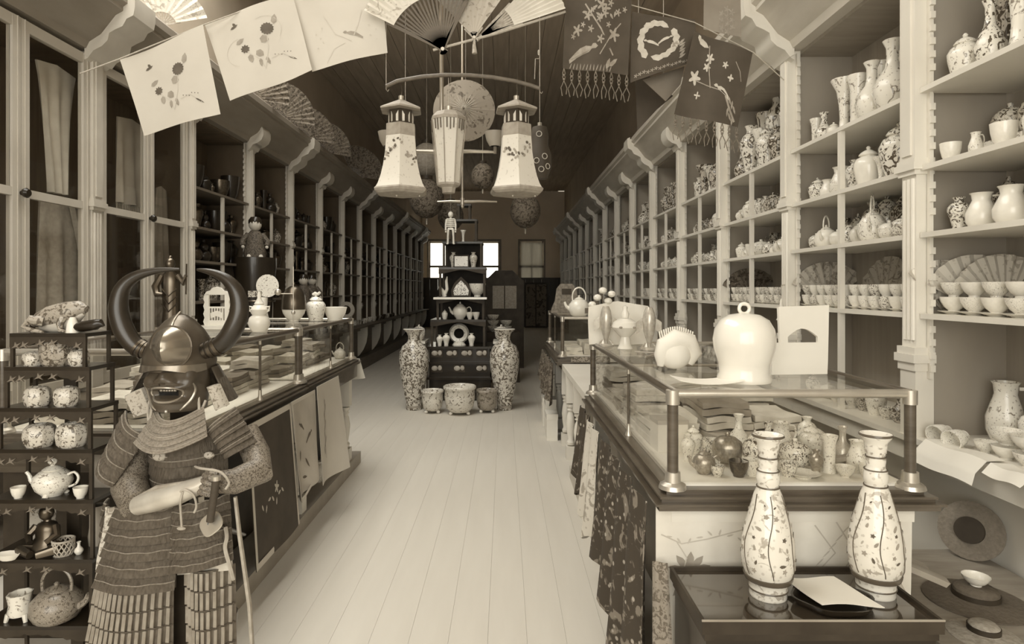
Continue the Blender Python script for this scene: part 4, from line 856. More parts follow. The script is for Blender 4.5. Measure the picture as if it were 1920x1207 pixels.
# skirt and thighs
lamellar('skirt_panel', quadpanel((190, 942), (214, 938), (184, 1052), (206, 1060), .015, -.01, -.01, .05, -.02), 6, LAME, None, .008, 8)
lamellar('skirt_panel', quadpanel((252, 934), (364, 930), (228, 1062), (368, 1066), .035, -.09, -.12), 5, LAME, None, .012, 18, True, .003)
lamellar('skirt_panel', quadpanel((360, 924), (446, 914), (360, 1036), (458, 1024), .035, -.09, -.11, -.01, .03), 5, LAME, None, .012, 18, True, .003)
cloth('worn_panel', BRO, [A3(226, 935, -.075), A3(256, 932, -.09), A3(212, 1050, -.075), A3(246, 1050, -.09)], AR, 10, 12, lambda u, v: .006 * math.sin(u * 12 + v * 5), .006)
cloth('worn_panel', SATIN, [A3(362, 1024, -.09), A3(456, 1018, -.08), A3(362, 1052, -.09), A3(456, 1046, -.08)], AR, 10, 5, None, .008)
SPL = mat('leather_splint', .30, .5, metal=.25, var=.25, scale=30); SPG = mat('thigh_cloth', .12, .8, var=.3, scale=40)
for tl, tr, bl, br, n in (((206, 1045), (342, 1052), (160, 1290), (334, 1290), 14), ((364, 1046), (454, 1042), (366, 1290), (452, 1290), 9)):
    fn = quadpanel(tl, tr, bl, br, .05, -.05, -.03)
    pa = M().slab(fn, 16, 12, .006).build('thigh_guard', SPG, AR)
    for rw in range(7):
        v0, v1 = rw / 7 + .008, (rw + 1) / 7 - .012
        for q in range(n):
            u = (q + .5) / n; p0, p1 = Vector(fn(u, v0)), Vector(fn(u, v1)); dz = Vector((0, -.006, 0))
            M().bar(p0 + dz, p1 + dz + Vector((0, -.004, 0)), .0105 if n > 10 else .0095, .007, (0, 1, 0)).build('splint', SPL, pa, False)
        M().tube([Vector(fn(u / 14, v1 + .012)) + Vector((0, -.008, .002 * math.sin(u * 3))) for u in range(15)], .003, 5).build('lacing_cord', LAME, pa)
for x in (255, 408): M().tube([A3(x, 1150, .0), A3(x, 1250, .0), A3(x, 1375, -.0)], [.06, .05, .04], 12).build('shin_guard', IROND, AR)
M().box(-.26, .26, -.12, .14, 0, .03).box(-.03, .03, .02, .08, .03, 1.05).build('stand', BLKW, AR, False)
# cords
M().curve([A3(402, 884, -.19), A3(398, 900, -.19), A3(394, 925, -.175), A3(394, 948, -.17)], .0032, 6).curve([A3(398, 884, -.19), A3(408, 880, -.195), A3(420, 890, -.19), A3(422, 910, -.18), A3(418, 922, -.18)], .0032, 6).build('silk_cord', ROPE, AR)
M().ball(A3(393, 951, -.17), .011, 8, .5, 1.2, .5).build('toggle', ROPE, AR)
M().curve([A3(405, 852, -.13), A3(425, 848, -.17), A3(450, 845, -.2), A3(470, 850, -.2), A3(480, 868, -.19), A3(474, 880, -.19)], .0035, 6).build('silk_cord', ROPE, AR)
M().curve([A3(450, 965, -.1), A3(455, 980, -.11), A3(452, 1000, -.11), A3(460, 1030, -.11), A3(464, 1058, -.1)], .006, 6).build('waist_cord', ROPE, AR)
PST = thing('scabbard_stick', 'pale slender stick leaning at the right hip of the armour', 'stick', ((483 - CX) / 596, 1.80, 0)); M().tube([A3(330 - 8, 905, .0), A3(330, 975, .0), A3(330 + 12, 1100, .02), A3(330 + 22, 1375, .05)], [.008, .009, .010, .008], 8, .6).build('stick', ROPE, PST)
SW = thing('sword', 'sword with wrapped hilt and round guard held across the armour', 'sword', ((449 - CX) / 596, 1.73, 0))
so = Vector(((449 - 330) / 596, 1.73 - 1.93, 0))
def W3(px, py, dy): return A3(px, py, dy) - so
M().tube([W3(464, 858, -.21), W3(460, 880, -.205), W3(451, 932, -.20)], .0105, 12).build('hilt', mat('hilt_wrap', .05, .7, scale=80), SW)
M().tube([W3(464, 854, -.21), W3(464, 861, -.21)], .0125, 12).build('pommel', STEEL, SW)
d_ = (W3(451, 932, -.2) - W3(460, 880, -.205)).normalized()
mm = M().lathe([(.008, -.002), (.032, -.0025), (.034, 0), (.032, .0025), (.008, .002)], 28, (0, 0, 0), 1, 1, 0, lambda t, z: 1 + .06 * math.cos(4 * t)); mm.tf(Matrix.Translation(W3(450, 938, -.19)) @ Vector((-.15, -.8, .5)).to_track_quat('Z', 'Y').to_matrix().to_4x4()); mm.build('guard', STEEL, SW)
M().tube([W3(450, 938, -.19), W3(440, 965, -.10), W3(420, 1010, .06), W3(405, 1050, .20)], [.011, .013, .013, .010], 10, .6).build('scabbard', LACQ, SW)
# ---------------------------------------------------------------- carved stand of small jars, far left
EX, EY, ES = (115 - CX) / 569, 2.02, 569.0
ET = thing('display_stand', 'stepped black carved wooden stand of small jars beside the armour', 'stand', (EX, EY, 0))
def E3(px, py, dy=0): return Vector(((px - 115) / ES, dy, EYE - (py - CY) / ES))
TI = [(622, 48, 186, .13), (683, 38, 193, .13), (757, 28, 198, .14), (831, 20, 202, .15), (921, 14, 206, .16), (1026, 10, 208, .18), (1142, 6, 208, .2)]
CARV = mat('pale_carved_leaf', .16, .6)
for i, (py, xa, xb, dp) in enumerate(TI):
    a, b = E3(xa, py), E3(xb, py); z = a.z
    M().box(a.x, b.x, -dp / 2, dp / 2, z - .012, z).build('shelf', LACQ, ET, False)
    zb = E3(0, TI[i + 1][0]).z if i + 1 < len(TI) else 0
    for x in (a.x + .006, b.x - .006):
        for y in (-dp / 2 + .006, dp / 2 - .006): M().box(x - .005, x + .005, y - .005, y + .005, zb, z - .012).build('upright', BLKW, ET, False)
    M().box(-.03, .012, dp / 2 - .012, dp / 2, zb, z - .012).build('back_splat', BLKW, ET, False)
    n = 24; w = b.x - a.x
    pr = [(a.x + w * t / n, z - .012 - .010 - .022 * abs(math.cos(PI * t / n)) ** 2 - .008 * abs(math.sin(t * 1.9))) for t in range(n + 1)]
    ap = M().prism([(a.x, z - .012)] + pr + [(b.x, z - .012)], -dp / 2, -dp / 2 + .008).build('fretwork_apron', BLKW, ET, False)
    if i < 6:
        for t in (.1, .2, .42, .58, .9): M().prism([(a.x + w * t + q[0], z - .024 + q[1] - .012 * abs(math.cos(PI * t))) for q in ((-.016, -.012), (-.006, -.004), (-.004, .008), (.001, .0), (.016, .006), (.004, -.005), (.012, -.014), (-.001, -.008))], -dp / 2 - .004, -dp / 2).build('carved_leaf', CARV, ap, False)
def on_stand(py, px, dy=-.03): q = E3(px, py); return (EX + q.x, EY + dy, E3(0, next(t[0] for t in TI if t[0] == py)).z)
def melon(lb, loc, r, h, mt=POR4, k=8):
    T = thing('lobed_jar', lb, 'jar', loc, 0, 'small lobed jars on the carved stand')
    lo = lambda t, z: 1 + .05 * math.cos(k * t) * (1 if 0 < z < h * .98 else 0)
    M().lathe([(0, 0), (r * .8, 0), (r * .92, h * .12), (r, h * .5), (r * .93, h * .82), (r * .7, h * .97), (r * .42, h), (r * .38, h * .95), (r * .4, h * .7), (0, h * .68)], 32, (0, 0, 0), 1, 1, 0, lo).build('body', mt, T)
    M().lathe([(r * .36, h * .97), (r * .42, h * 1.02), (r * .5, h * .99), (r * .36, h * .97)], 12, cap=False).build('collar', mt, T)
    return T
JAR = pmat('crackle_glaze', .10, .58, .28, 75, .55, .3)
melon('small mottled jar on carved stand, left of the top tier pair', on_stand(683, 76), .030, .045, JAR); melon('small mottled jar on carved stand, right of the top tier pair', on_stand(683, 160), .030, .050, JAR)
melon('wide gourd-like dark striped jar between two small jars on stand', on_stand(683, 116, -.02), .048, .085, pmat('streaked_glaze', .08, .34, .22, 70, .5, .35), 10)
melon('mottled jar at left on the second tier of carved stand', on_stand(757, 84), .037, .062, JAR); melon('mottled jar at right on the second tier of carved stand', on_stand(757, 138), .036, .062, JAR)
melon('large mottled jar at left on third tier of carved stand', on_stand(831, 88), .045, .072, JAR); melon('large mottled jar at right on third tier of carved stand', on_stand(831, 148), .045, .075, JAR)
# bronze frog on top
fz = E3(0, 622).z; T = thing('frog_figure', 'pale-bellied bronze frog crouching on top of the carved stand', 'figurine', (EX, EY, fz))
FR = pmat('toad_skin', .10, .34, .22, 60, .52, .4)
def Q(px, py, dy=0): return E3(px, py, dy) - Vector((0, 0, fz))
m = M().tube([Q(62, 608), Q(76, 600), Q(98, 593), Q(120, 588), Q(140, 582), Q(152, 577), Q(163, 580)], [.010, .026, .036, .038, .032, .024, .012], 16)
for s in (-1, 1):
    m.ball(Q(150, 572, s * .016), .009, 8)
    m.tube([Q(95, 602, s * .03), Q(78, 598, s * .045), Q(66, 610, s * .048), Q(85, 618, s * .05), Q(104, 620, s * .055)], [.018, .015, .009, .008, .005], 8)
    m.tube([Q(130, 594, s * .028), Q(127, 606, s * .036), Q(130, 618, s * .04), Q(142, 620, s * .045)], [.013, .010, .008, .004], 8)
m.build('body', FR, T); M().tube([Q(78, 613), Q(100, 611), Q(122, 608), Q(140, 598), Q(158, 587)], [.012, .024, .026, .02, .008], 14).build('belly', mat('frog_belly', .5, .5), T)
T = thing('lacquer_bird', 'black and white lacquer bird beside the frog on the stand', 'figurine', (EX + (180 - 115) / ES, EY - .03, fz))
M().tube([(-.05, 0, .016), (-.02, 0, .02), (.02, 0, .026), (.035, 0, .03), (.048, 0, .022)], [.012, .018, .018, .014, .003], 10).build('body', LACQ, T); M().lathe([(0, 0), (.02, 0), (.016, .03), (.008, .05), (0, .05)], 10, (-.055, 0, 0)).build('white_breast', PORC, T)
# tier four: teapot on feet and little cups
T = pot('teapot', POR2, on_stand(921, 112), .105, 'white footed teapot with tall finial on carved stand', None, 0, 1.1); M().ball((0, 0, 1.05), .12, 8, 1.2).build('finial', POR2, T)
for a in range(3): M().tube([(.25 * math.cos(a * 2.1 - 1.5), .25 * math.sin(a * 2.1 - 1.5), .12), (.33 * math.cos(a * 2.1 - 1.5), .33 * math.sin(a * 2.1 - 1.5), .0)], .07, 8).build('foot', PORC, T)
for px, dy, lb in ((62, -.06, 'left'), (175, -.06, 'right')): pot('tea_cup', PORC, on_stand(921, px, dy), .035, 'tiny white cup at the %s of the footed teapot on stand' % lb, 'tiny white cups', 0, 1.0)
T = thing('photograph_card', 'grey card leaning behind the right cup on the carved stand', 'card', (EX + .12, EY + .04, E3(0, 921).z)); M().box(-.04, .04, 0, .003, 0, .11).build('card', mat('grey_card', .3, .8), T, False)
# tier five
T = thing('seated_figure', 'bronze seated figure with round head on carved stand', 'figurine', on_stand(1026, 102, -.03))
m = M().lathe([(0, 0), (.055, 0), (.06, .012), (.05, .03), (.034, .05), (.036, .075), (.028, .092), (.012, .1), (.01, .108), (0, .108)], 18, (0, 0, 0), 1, .8)
for s in (-1, 1): m.tube([(s * .03, -.005, .085), (s * .045, -.02, .06), (s * .025, -.042, .045)], [.013, .012, .009], 8); m.tube([(s * .02, -.02, .02), (s * .055, -.04, .02), (s * .01, -.06, .014)], [.018, .018, .012], 8)
m.build('body', BRONZE, T); M().ball((0, -.004, .128), .022, 12, 1.15).build('head', BRONZE, T)
T = thing('openwork_basket', 'small openwork basket beside the seated bronze figure', 'basket', on_stand(1026, 140, -.05))
for i in range(14):
    t = 2 * PI * i / 14; t2 = t + .9; M().tube([(.026 * math.cos(t), .026 * math.sin(t), .0), (.032 * math.cos((t + t2) / 2), .032 * math.sin((t + t2) / 2), .022), (.03 * math.cos(t2), .03 * math.sin(t2), .045)], .002, 5).tube([(.026 * math.cos(t), .026 * math.sin(t), .0), (.032 * math.cos(t - .45), .032 * math.sin(t - .45), .022), (.03 * math.cos(t - .9), .03 * math.sin(t - .9), .045)], .002, 5).build('lattice_strip', ROPE, T)
M().lathe([(.030, .043), (.033, .045), (.033, .049), (.03, .05), (.03, .043)], 16, cap=False).lathe([(0, 0), (.027, 0), (.027, .004), (0, .004)], 14).build('rim', ROPE, T)
pot('bottle_vase', PORC, on_stand(1026, 168, -.05), .04, 'tiny white figure-like vase at right of the basket on stand', None, 0, 1.2)
T = thing('paper_dish', 'white folded paper dish at the front left of fifth tier', 'dish', on_stand(1026, 57, -.09)); M().lathe([(0, 0), (.022, 0), (.034, .014), (.038, .02), (.034, .018), (.02, .005), (0, .004)], 10, (0, 0, 0), 1, .6).build('dish', PAPER, T)
T = thing('picture_card', 'painted card leaning at left of the seated bronze figure', 'card', (EX + (62 - 115) / ES, EY + .03, E3(0, 1026).z)); o_, _ = cloth('card', pmat('picture_print', .14, .4, .3, 50, .55, .7), [(-.055, .03, .12), (.035, .03, .125), (-.035, 0, .0), (.05, 0, .0)], T, 4, 4, None, .003)
T = thing('glass_chimney', 'clouded glass lamp chimney standing at the right of fifth tier', 'lamp glass', on_stand(1026, 172, .03)); M().lathe([(.026, 0), (.028, .03), (.024, .06), (.024, .13), (.022, .13), (.022, .06), (.026, .03), (.024, 0)], 16).build('chimney', mat('clouded_glass', .3, .2), T)
# bottom tier
T = pot('bail_teapot', pmat('kettle_glaze', .08, .26, .42, 16, .55, .3), on_stand(1142, 132, -.06), .165, 'round patterned kettle with hoop handle on bottom tier of stand', None, PI, 1.0)
T = thing('tripod_cup', 'white scalloped cup on three feet at bottom left of stand', 'cup', on_stand(1142, 65, -.06))
M().lathe([(0, .018), (.03, .018), (.034, .03), (.03, .05), (.034, .085), (.030, .085), (.026, .05), (0, .03)], 24, (0, 0, 0), 1, 1, 0, lambda t, z: 1 + (.06 * math.cos(8 * t) if z > .06 else 0)).build('body', PM2, T)
for a in range(3): M().tube([(.03 * math.cos(a * 2.1 + 1.57), .03 * math.sin(a * 2.1 + 1.57), .024), (.036 * math.cos(a * 2.1 + 1.57), .036 * math.sin(a * 2.1 + 1.57), 0)], [.008, .006], 8).build('foot', PORC, T)
# ---------------------------------------------------------------- on the left cases (glass top at 1.17)
ZL = 1.17
T = thing('carved_plaque', 'white pierced upright carved plaque standing on left showcase', 'plaque', (-1.64, 3.50, ZL), -.15)
xs_ = []
pts = []
for z in range(9): pts.append((-.075 - (.008 if z % 2 else 0), .02 + z * .022))
top = [(-.06, .215), (-.04, .22), (-.025, .235), (0, .242), (.025, .235), (.04, .22), (.06, .215)]
out = pts + top + [(-x, z) for x, z in reversed(pts)]
m = M()
# frame made from four carved sides around the opening
m.prism([p for p in out if p[0] < -.0 and p[1] < .21] + [(-.05, .20), (-.05, .02)], -.006, .006).prism([(-x, z) for x, z in [p for p in out if p[0] < -.0 and p[1] < .21] + [(-.05, .20), (-.05, .02)]], -.006, .006)
m.prism([(-.078, .195)] + top + [(.078, .195), (.05, .195), (-.05, .195)], -.006, .006).build('frame', PORC, T, False)
m = M().box(-.05, .05, -.004, .004, .02, .05).box(-.05, .05, -.004, .004, .118, .128)
for i in range(7): m.box(-.05 + i * .0165, -.044 + i * .0165, -.004, .004, .05, .118)
m.prism([(-.035, .06), (.0, .075), (.035, .06), (.04, .09), (.0, .105), (-.04, .09)], -.005, .005).build('pierced_panel', PORC, T, False)
M().box(-.085, .085, -.03, .03, 0, .02).build('foot', PORC, T, False)
# gourd-shaped jar with dragon finial
T = thing('gourd_jar', 'white double-gourd jar with lid on left showcase, seen behind horn', 'jar', (-1.32, 3.30, ZL))
M().lathe([(0, 0), (.035, 0), (.05, .02), (.058, .045), (.05, .075), (.035, .088), (.042, .1), (.045, .118), (.03, .14), (.02, .145), (0, .145)], 20).build('body', PORC, T); M().lathe([(.024, .145), (.026, .15), (.016, .165), (.01, .18), (.012, .195), (.004, .215), (0, .215)], 14).build('lid', PORC, T)
for s in (-1, 1): M().tube([(s * .035, 0, .13), (s * .055, 0, .135), (s * .052, 0, .112), (s * .04, 0, .105)], .005, 6).build('handle', PORC, T)
T = thing('bronze_bell', 'dark bronze dome bell resting on a white jar, left showcase', 'bell', (-1.47, 4.28, ZL + .085)); M().lathe([(.082, 0), (.085, .01), (.082, .05), (.075, .1), (.055, .14), (.025, .162), (.006, .165), (0, .165)], 24).build('dome', BRONZE, T); M().ball((0, 0, .175), .012, 8).build('knob', BRONZE, T)
pot('porcelain_bowl', PORC, (-1.47, 4.28, ZL), .085, 'white jar underneath the dark bell on left showcase', None, 0, .9)
T = pot('lidded_jar', POR2, (-1.36, 4.42, ZL), .19, 'white ginger jar with animal finial on far left showcase', None, 0, 1.0); M().tube([(-.12, 0, .98), (-.03, 0, 1.03), (.08, 0, 1.0), (.16, 0, 1.08)], [.05, .07, .06, .05], 8).build('finial', PORC, T)
T = thing('paper_bowl', 'white crumpled paper bowl at far end of left showcase', 'bowl', (-1.25, 4.52, ZL)); M().lathe([(0, 0), (.05, 0), (.075, .05), (.085, .095), (.078, .09), (.065, .05), (0, .01)], 12, (0, 0, 0), 1, .8, 0, lambda t, z: 1 + .06 * math.sin(3 * t + 20 * z)).build('bowl', PAPER, T)
T = thing('fan_shaped_stand', 'fan-shaped painted dish on checkered pedestal behind the bell', 'ornament', (-1.70, 4.30, ZL)); M().tube([(0, 0, 0), (0, 0, .08), (.01, 0, .17)], [.05, .035, .03], 12).build('pedestal', PORC, T); M().box(-.09, .0, -.02, .02, .17, .215).build('checkered_box', pmat('checkered', .05, .6, .05, 90, .5, .4), T, False)
mm = M().lathe([(0, 0), (.075, 0), (.08, .006), (0, .008)], 22); mm.tf(Matrix.Translation((.04, 0, .25)) @ Matrix.Rotation(PI / 2, 4, 'X')); mm.build('round_dish', PM2, T)
T = thing('bronze_statue', 'bronze standing robed figure with staff on left showcase', 'statue', (-1.755, 3.22, ZL), .2)
m = M().lathe([(0, .03), (.05, .03), (.052, .06), (.042, .12), (.046, .2), (.05, .26), (.045, .30), (.02, .325), (.014, .335), (0, .335)], 20, (0, 0, 0), 1, .7, 0, lambda t, z: .82 + .04 * math.sin(9 * t + 8 * z))
m.tube([(-.04, -.01, .30), (-.065, -.02, .24), (-.05, -.04, .2), (-.02, -.05, .2)], [.016, .02, .016, .008], 8).tube([(.04, -.01, .30), (.07, -.02, .26), (.085, -.03, .30)], [.016, .016, .009], 8)
m.build('robed_body', BRONZE, T); M().ball((0, -.005, .36), .026, 12, 1.2).build('head', BRONZE, T); M().ball((0, 0, .392), .012, 8).build('topknot', BRONZE, T)
M().tube([(.085, -.03, .20), (.088, -.03, .36)], .004, 6).build('staff', BRONZE, T); M().box(-.06, .06, -.045, .045, 0, .03).build('base', BRONZE, T, False)
for i, (y, z) in enumerate(((-.03, .2), (.0, .16), (.02, .12))): M().tube([(-.036, -.016, z + .03), (0, -.034, z - .01), (.036, -.016, z + .03)], .0035, 6).build('drapery_fold', BRONZE, T)
T = thing('upright_rod', 'thin rod with small knob and cross arm on left showcase corner', 'stand', (-1.24, 3.60, ZL)); M().tube([(0, 0, 0), (0, 0, .36)], .004, 8).build('rod', BRASS, T); M().ball((0, 0, .09), .013, 8).build('knob', STEEL, T); M().tube([(0, 0, .2), (-.12, 0, .2)], .003, 6).build('arm', BRASS, T); M().ball((-.09, 0, .21), .02, 10).build('disc', STEEL, T)
M().lathe([(0, 0), (.035, 0), (.03, .008), (0, .01)], 12).build('foot', BRASS, T)
# dolls by the left shelves
def doll(lb, loc, s, seat=False):
    T = thing('doll', lb, 'doll', loc, .35)
    DR = pmat('doll_dress', .03, .10, .3, 70, .5, .7); SK = mat('doll_skin', .55, .5); k = s
    M().lathe([(0, .0), (.075 * k, 0), (.08 * k, .03 * k), (.06 * k, .1 * k), (.055 * k, .16 * k), (.03 * k, .19 * k), (0, .19 * k)], 14, (0, 0, 0), 1, .75).build('dress', DR, T)
    M().ball((0, -.005, .235 * k), .045 * k, 14, 1.1).build('head', SK, T); M().lathe([(.047 * k, .24 * k), (.046 * k, .265 * k), (.03 * k, .288 * k), (0, .292 * k)], 12).build('hair', LACQ, T)
    for q in (-1, 1):
        M().tube([(q * .045 * k, 0, .165 * k), (q * .085 * k, -.02, .11 * k), (q * .08 * k, -.04, .08 * k)], [.02 * k, .02 * k, .018 * k], 8).build('sleeve', DR, T); M().ball((q * .08 * k, -.045, .07 * k), .013 * k, 8).build('hand', SK, T)
        M().tube([(q * .035 * k, -.03, .015 * k), (q * .045 * k, -.085 * k, -.03 * k), (q * .05 * k, -.1 * k, -.055 * k)], [.018 * k, .016 * k, .014 * k], 8).build('leg', SK, T)
        M().ball((q * .016 * k, -.047 * k, .245 * k), .004 * k, 6).build('eye', INK, T)
    return T
T = thing('lacquer_tub', 'tall dark lacquered tub under the seated doll, left shelves', 'tub', (-2.44, 6.0, LEDGE)); M().lathe([(0, 0), (.17, 0), (.18, .03), (.15, .25), (.17, .6), (.2, .85), (.2, .93), (.1, .94), (0, .94)], 20).build('body', LACQ, T); M().lathe([(.185, .5), (.19, .51), (.185, .52)], 20).build('hoop', BRONZE, T)
doll('doll in dark dress seated on tall tub beside left shelving post', (-2.44, 6.0, LEDGE + .94), 1.35)
T = thing('doll_bench', 'small dark bench on the left ledge under two dolls', 'bench', (-2.46, 7.65, LEDGE)); M().box(-.1, .1, -.25, .25, .4, .43).build('seat', BLKW, T, False)
for x in (-.08, .08):
    for y in (-.22, .22): M().box(x - .015, x + .015, y - .015, y + .015, 0, .4).build('leg', BLKW, T, False)
doll('nearer of two dark-dressed dolls sitting on a bench, left shelves', (-2.46, 7.5, LEDGE + .43), 1.3); doll('farther of two dark-dressed dolls sitting on a bench, left shelves', (-2.46, 7.82, LEDGE + .43), 1.3)
T = thing('round_mirror', 'small round framed mirror on stand, far left ledge', 'mirror', (-2.45, 9.5, LEDGE)); M().lathe([(0, 0), (.09, 0), (.05, .03), (.03, .08), (.03, .18), (0, .18)], 12).build('stand', BLKW, T)
mm = M().lathe([(.07, -.015), (.12, -.015), (.13, 0), (.12, .015), (.07, .015), (.07, -.015)], 20, cap=False); mm.tf(Matrix.Translation((0, 0, .30)) @ Matrix.Rotation(PI / 2, 4, 'X') ); mm.build('frame', STRAW, T); mm = M().lathe([(0, -.004), (.075, -.004), (.075, .004), (0, .004)], 20); mm.tf(Matrix.Translation((0, 0, .30)) @ Matrix.Rotation(PI / 2, 4, 'X')); mm.build('glass', mat('mirror_dark', .03, .1), T)
# ---------------------------------------------------------------- textiles hung on the left counter
hg = 'textiles hung on the left counter'
CL = -1.09
def panel(name, lb, cs, mt, bord=None, wave=None, group=hg, cat='textile'):
    T = thing(name, lb, cat, Vector(cs[2]), 0, group); o = T.location
    ob, fn = cloth('cloth', mt, [Vector(c) - o for c in cs], T, 14, 18, wave, .003)
    if bord: motif('border', bord[0], fn, [[(0, 0), (1, 0), (1, bord[1]), (0, bord[1])], [(0, 1 - bord[1]), (1, 1 - bord[1]), (1, 1), (0, 1)], [(0, 0), (bord[2], 0), (bord[2], 1), (0, 1)], [(1 - bord[2], 0), (1, 0), (1, 1), (1 - bord[2], 1)]], T)
    return T, fn
SGN[0] = 1
T, fn = panel('hanging_picture_cloth', 'dark picture cloth with white border hung on the left counter', [(CL, 2.60, .82), (CL, 3.12, .82), (CL + .02, 2.66, .17), (CL + .03, 3.16, .19)], FABD, (SILK, .045, .045), lambda u, v: .008 * math.sin(u * 5 + 1) * v)
motif('pale_flower', EMBW, fn, [leaf(.2 + .07 * i, .62 + .03 * math.sin(i * 2), .06, .022, 1 + i) for i in range(7)] + [flower(.5, .55, .05, 5, .3)], T)
T, fn = panel('painted_silk', 'pale painted silk with birds hung on the left counter, middle', [(CL, 3.13, .82), (CL, 3.52, .82), (CL + .05, 3.15, .30), (CL + .04, 3.42, .36)], mat('greyish_silk', .42, .7), (SILK, .035, .05), lambda u, v: .03 * math.sin(u * 6) * v)
motif('bird_print', INK, fn, [bird(.35, .3, .09), bird(.6, .45, .1, -1), leaf(.5, .72, .16, .03, .9), leaf(.3, .6, .12, .05, 1.6), leaf(.42, .85, .12, .03, .2)], T)
T, fn = panel('white_scarf', 'white silk scarf with ink flowers hung from left counter edge', [(CL, 3.56, .83), (CL, 4.02, .83), (-1.05, 3.55, .26), (-1.0, 3.88, .27)], SILK, None, lambda u, v: .03 * math.sin(u * 4) * v)
motif('ink_flower', INKM, fn, [leaf(.3 + .03 * math.sin(i * 2), .2 + .055 * i, .09, .03, 1.2 + .5 * (i % 3)) for i in range(10)] + strip([(.3, .2), (.28, .5), (.34, .78)], .01), T)
panel('white_cloth', 'plain white cloth hanging from the far end of left counter', [(-1.30, 4.795, .86), (-1.13, 4.80, .86), (-1.26, 4.85, .66), (-1.10, 4.86, .70)], PAPER, None, lambda u, v: .02 * math.sin(u * 5))
for i, (y, h) in enumerate(((4.38, .17), (4.52, .2), (4.16, .14))): pot('lidded_jar' if i < 2 else 'baluster_vase', POR2, (-1.26, y, .09), h, 'painted white jar on the left plinth below counter, %s' % ('nearest the far leg', 'middle', 'nearest the hanging scarf')[(1, 0, 2)[i]], 'jars on the left plinth', 0, 1.0)
# folded silks inside the left cases
SILKS = [mat('folded_silk_%d' % i, v, .6, var=.25, scale=14, bump=.3) for i, v in enumerate((.62, .3, .5, .16, .7, .4))]
def folded(lb, x, y, z, w, d, h, mt, rz=0, grp='folded silks in the left showcases'):
    T = thing('folded_silk', lb, 'folded cloth', (x, y, z), rz, grp)
    for q in range(2):
        zz = h * q / 2 * 1.06
        M().slab(lambda u, v: ((u - .5) * w * (1 - .06 * q), (v - .5) * d * (1 - .05 * q), zz + h / 4 + .0045 * math.sin(u * 7 + q + x * 9) * math.sin(v * 5 + y * 7)), 10, 8, h * .5).build('fold', mt, T)
for ci, (y0, y1, nm) in enumerate(((2.36, 3.44, 'nearer'), (3.6, 4.66, 'farther'))):
    for j in range(3):
        for i in range(4):
            x = -1.78 + .17 * j + .04; y = lerp(y0 + .13, y1 - .13, i / 3)
            n2 = 1 + (i + j + ci) % 3
            for q in range(n2):
                folded('folded silk, %s row from aisle, %s pile from camera, %s layer, %s left case' % (NTH[2 - j], NTH[i], ('bottom', 'middle', 'top')[q], nm), x + .02 * q, y, .878 + q * .053, .155, .24, .04, SILKS[(i * 2 + j + q * 3 + ci) % 6], R.uniform(-.12, .12))
T = pot('bail_teapot', POR2, (-1.235, 4.60, .875), .12, 'small hooped teapot inside the far end of left showcase', None, 0, .8)
# ---------------------------------------------------------------- lacquer chest with two tall vases, lower right
T = thing('lacquer_chest', 'black lacquered chest standing before the right counter', 'chest', (.784, 1.655, 0))
M().box(-.285, .285, -.135, .14, .02, .545).build('body', LACQ, T, False)
M().box(-.29, .29, -.14, .145, 0, .03).build('plinth', BLKW, T, False); M().box(-.29, .29, -.14, .145, .53, .55).build('top_frame', BLKW, T, False)
TZ = .58
T = thing('lacquer_tray', 'glossy black lacquer tray holding two tall vases, on chest', 'tray', (.784, 1.655, .55))
TRAY = mat('tray_lacquer', .045, .07, var=.35, scale=9, coat=1.0)
M().box(-.29, .29, -.14, .14, 0, .024).build('bed', TRAY, T, False)
RIMM = mat('pale_tray_edge', .35, .3, metal=.3)
for nm, bx in (('rim', (-.298, .298, -.148, -.14)), ('rim', (-.298, .298, .14, .148)), ('rim', (-.298, -.29, -.14, .14)), ('rim', (.29, .298, -.14, .14))): M().box(bx[0], bx[1], bx[2], bx[3], 0, .034).build(nm, BLKW, T, False)
M().box(-.299, .299, -.1492, -.146, .032, .0365).build('pale_edge', RIMM, T, False)  # thin pale strip along the top of the front rim
TT = .574
VP = [(0, 0), (34, 0), (35, 4), (34, 14), (35.5, 17), (34.5, 19), (37, 30), (41, 37), (44, 46), (48, 57), (49.5, 80), (48, 110), (42, 140), (33, 172), (26, 198), (20, 212), (19.5, 217), (21.5, 221), (22, 230), (20, 243), (17, 247), (16.5, 252), (18, 262), (17, 269), (16.5, 274), (18.5, 280), (20, 291), (21, 298), (27, 306), (29.5, 311), (28.5, 314), (25, 311), (17, 303), (0, 300)]
VASE = pmat('tall_vase_glaze', .40, .74, .56, 30, .58, .15)
BAND = mat('vase_band', .10, .2)
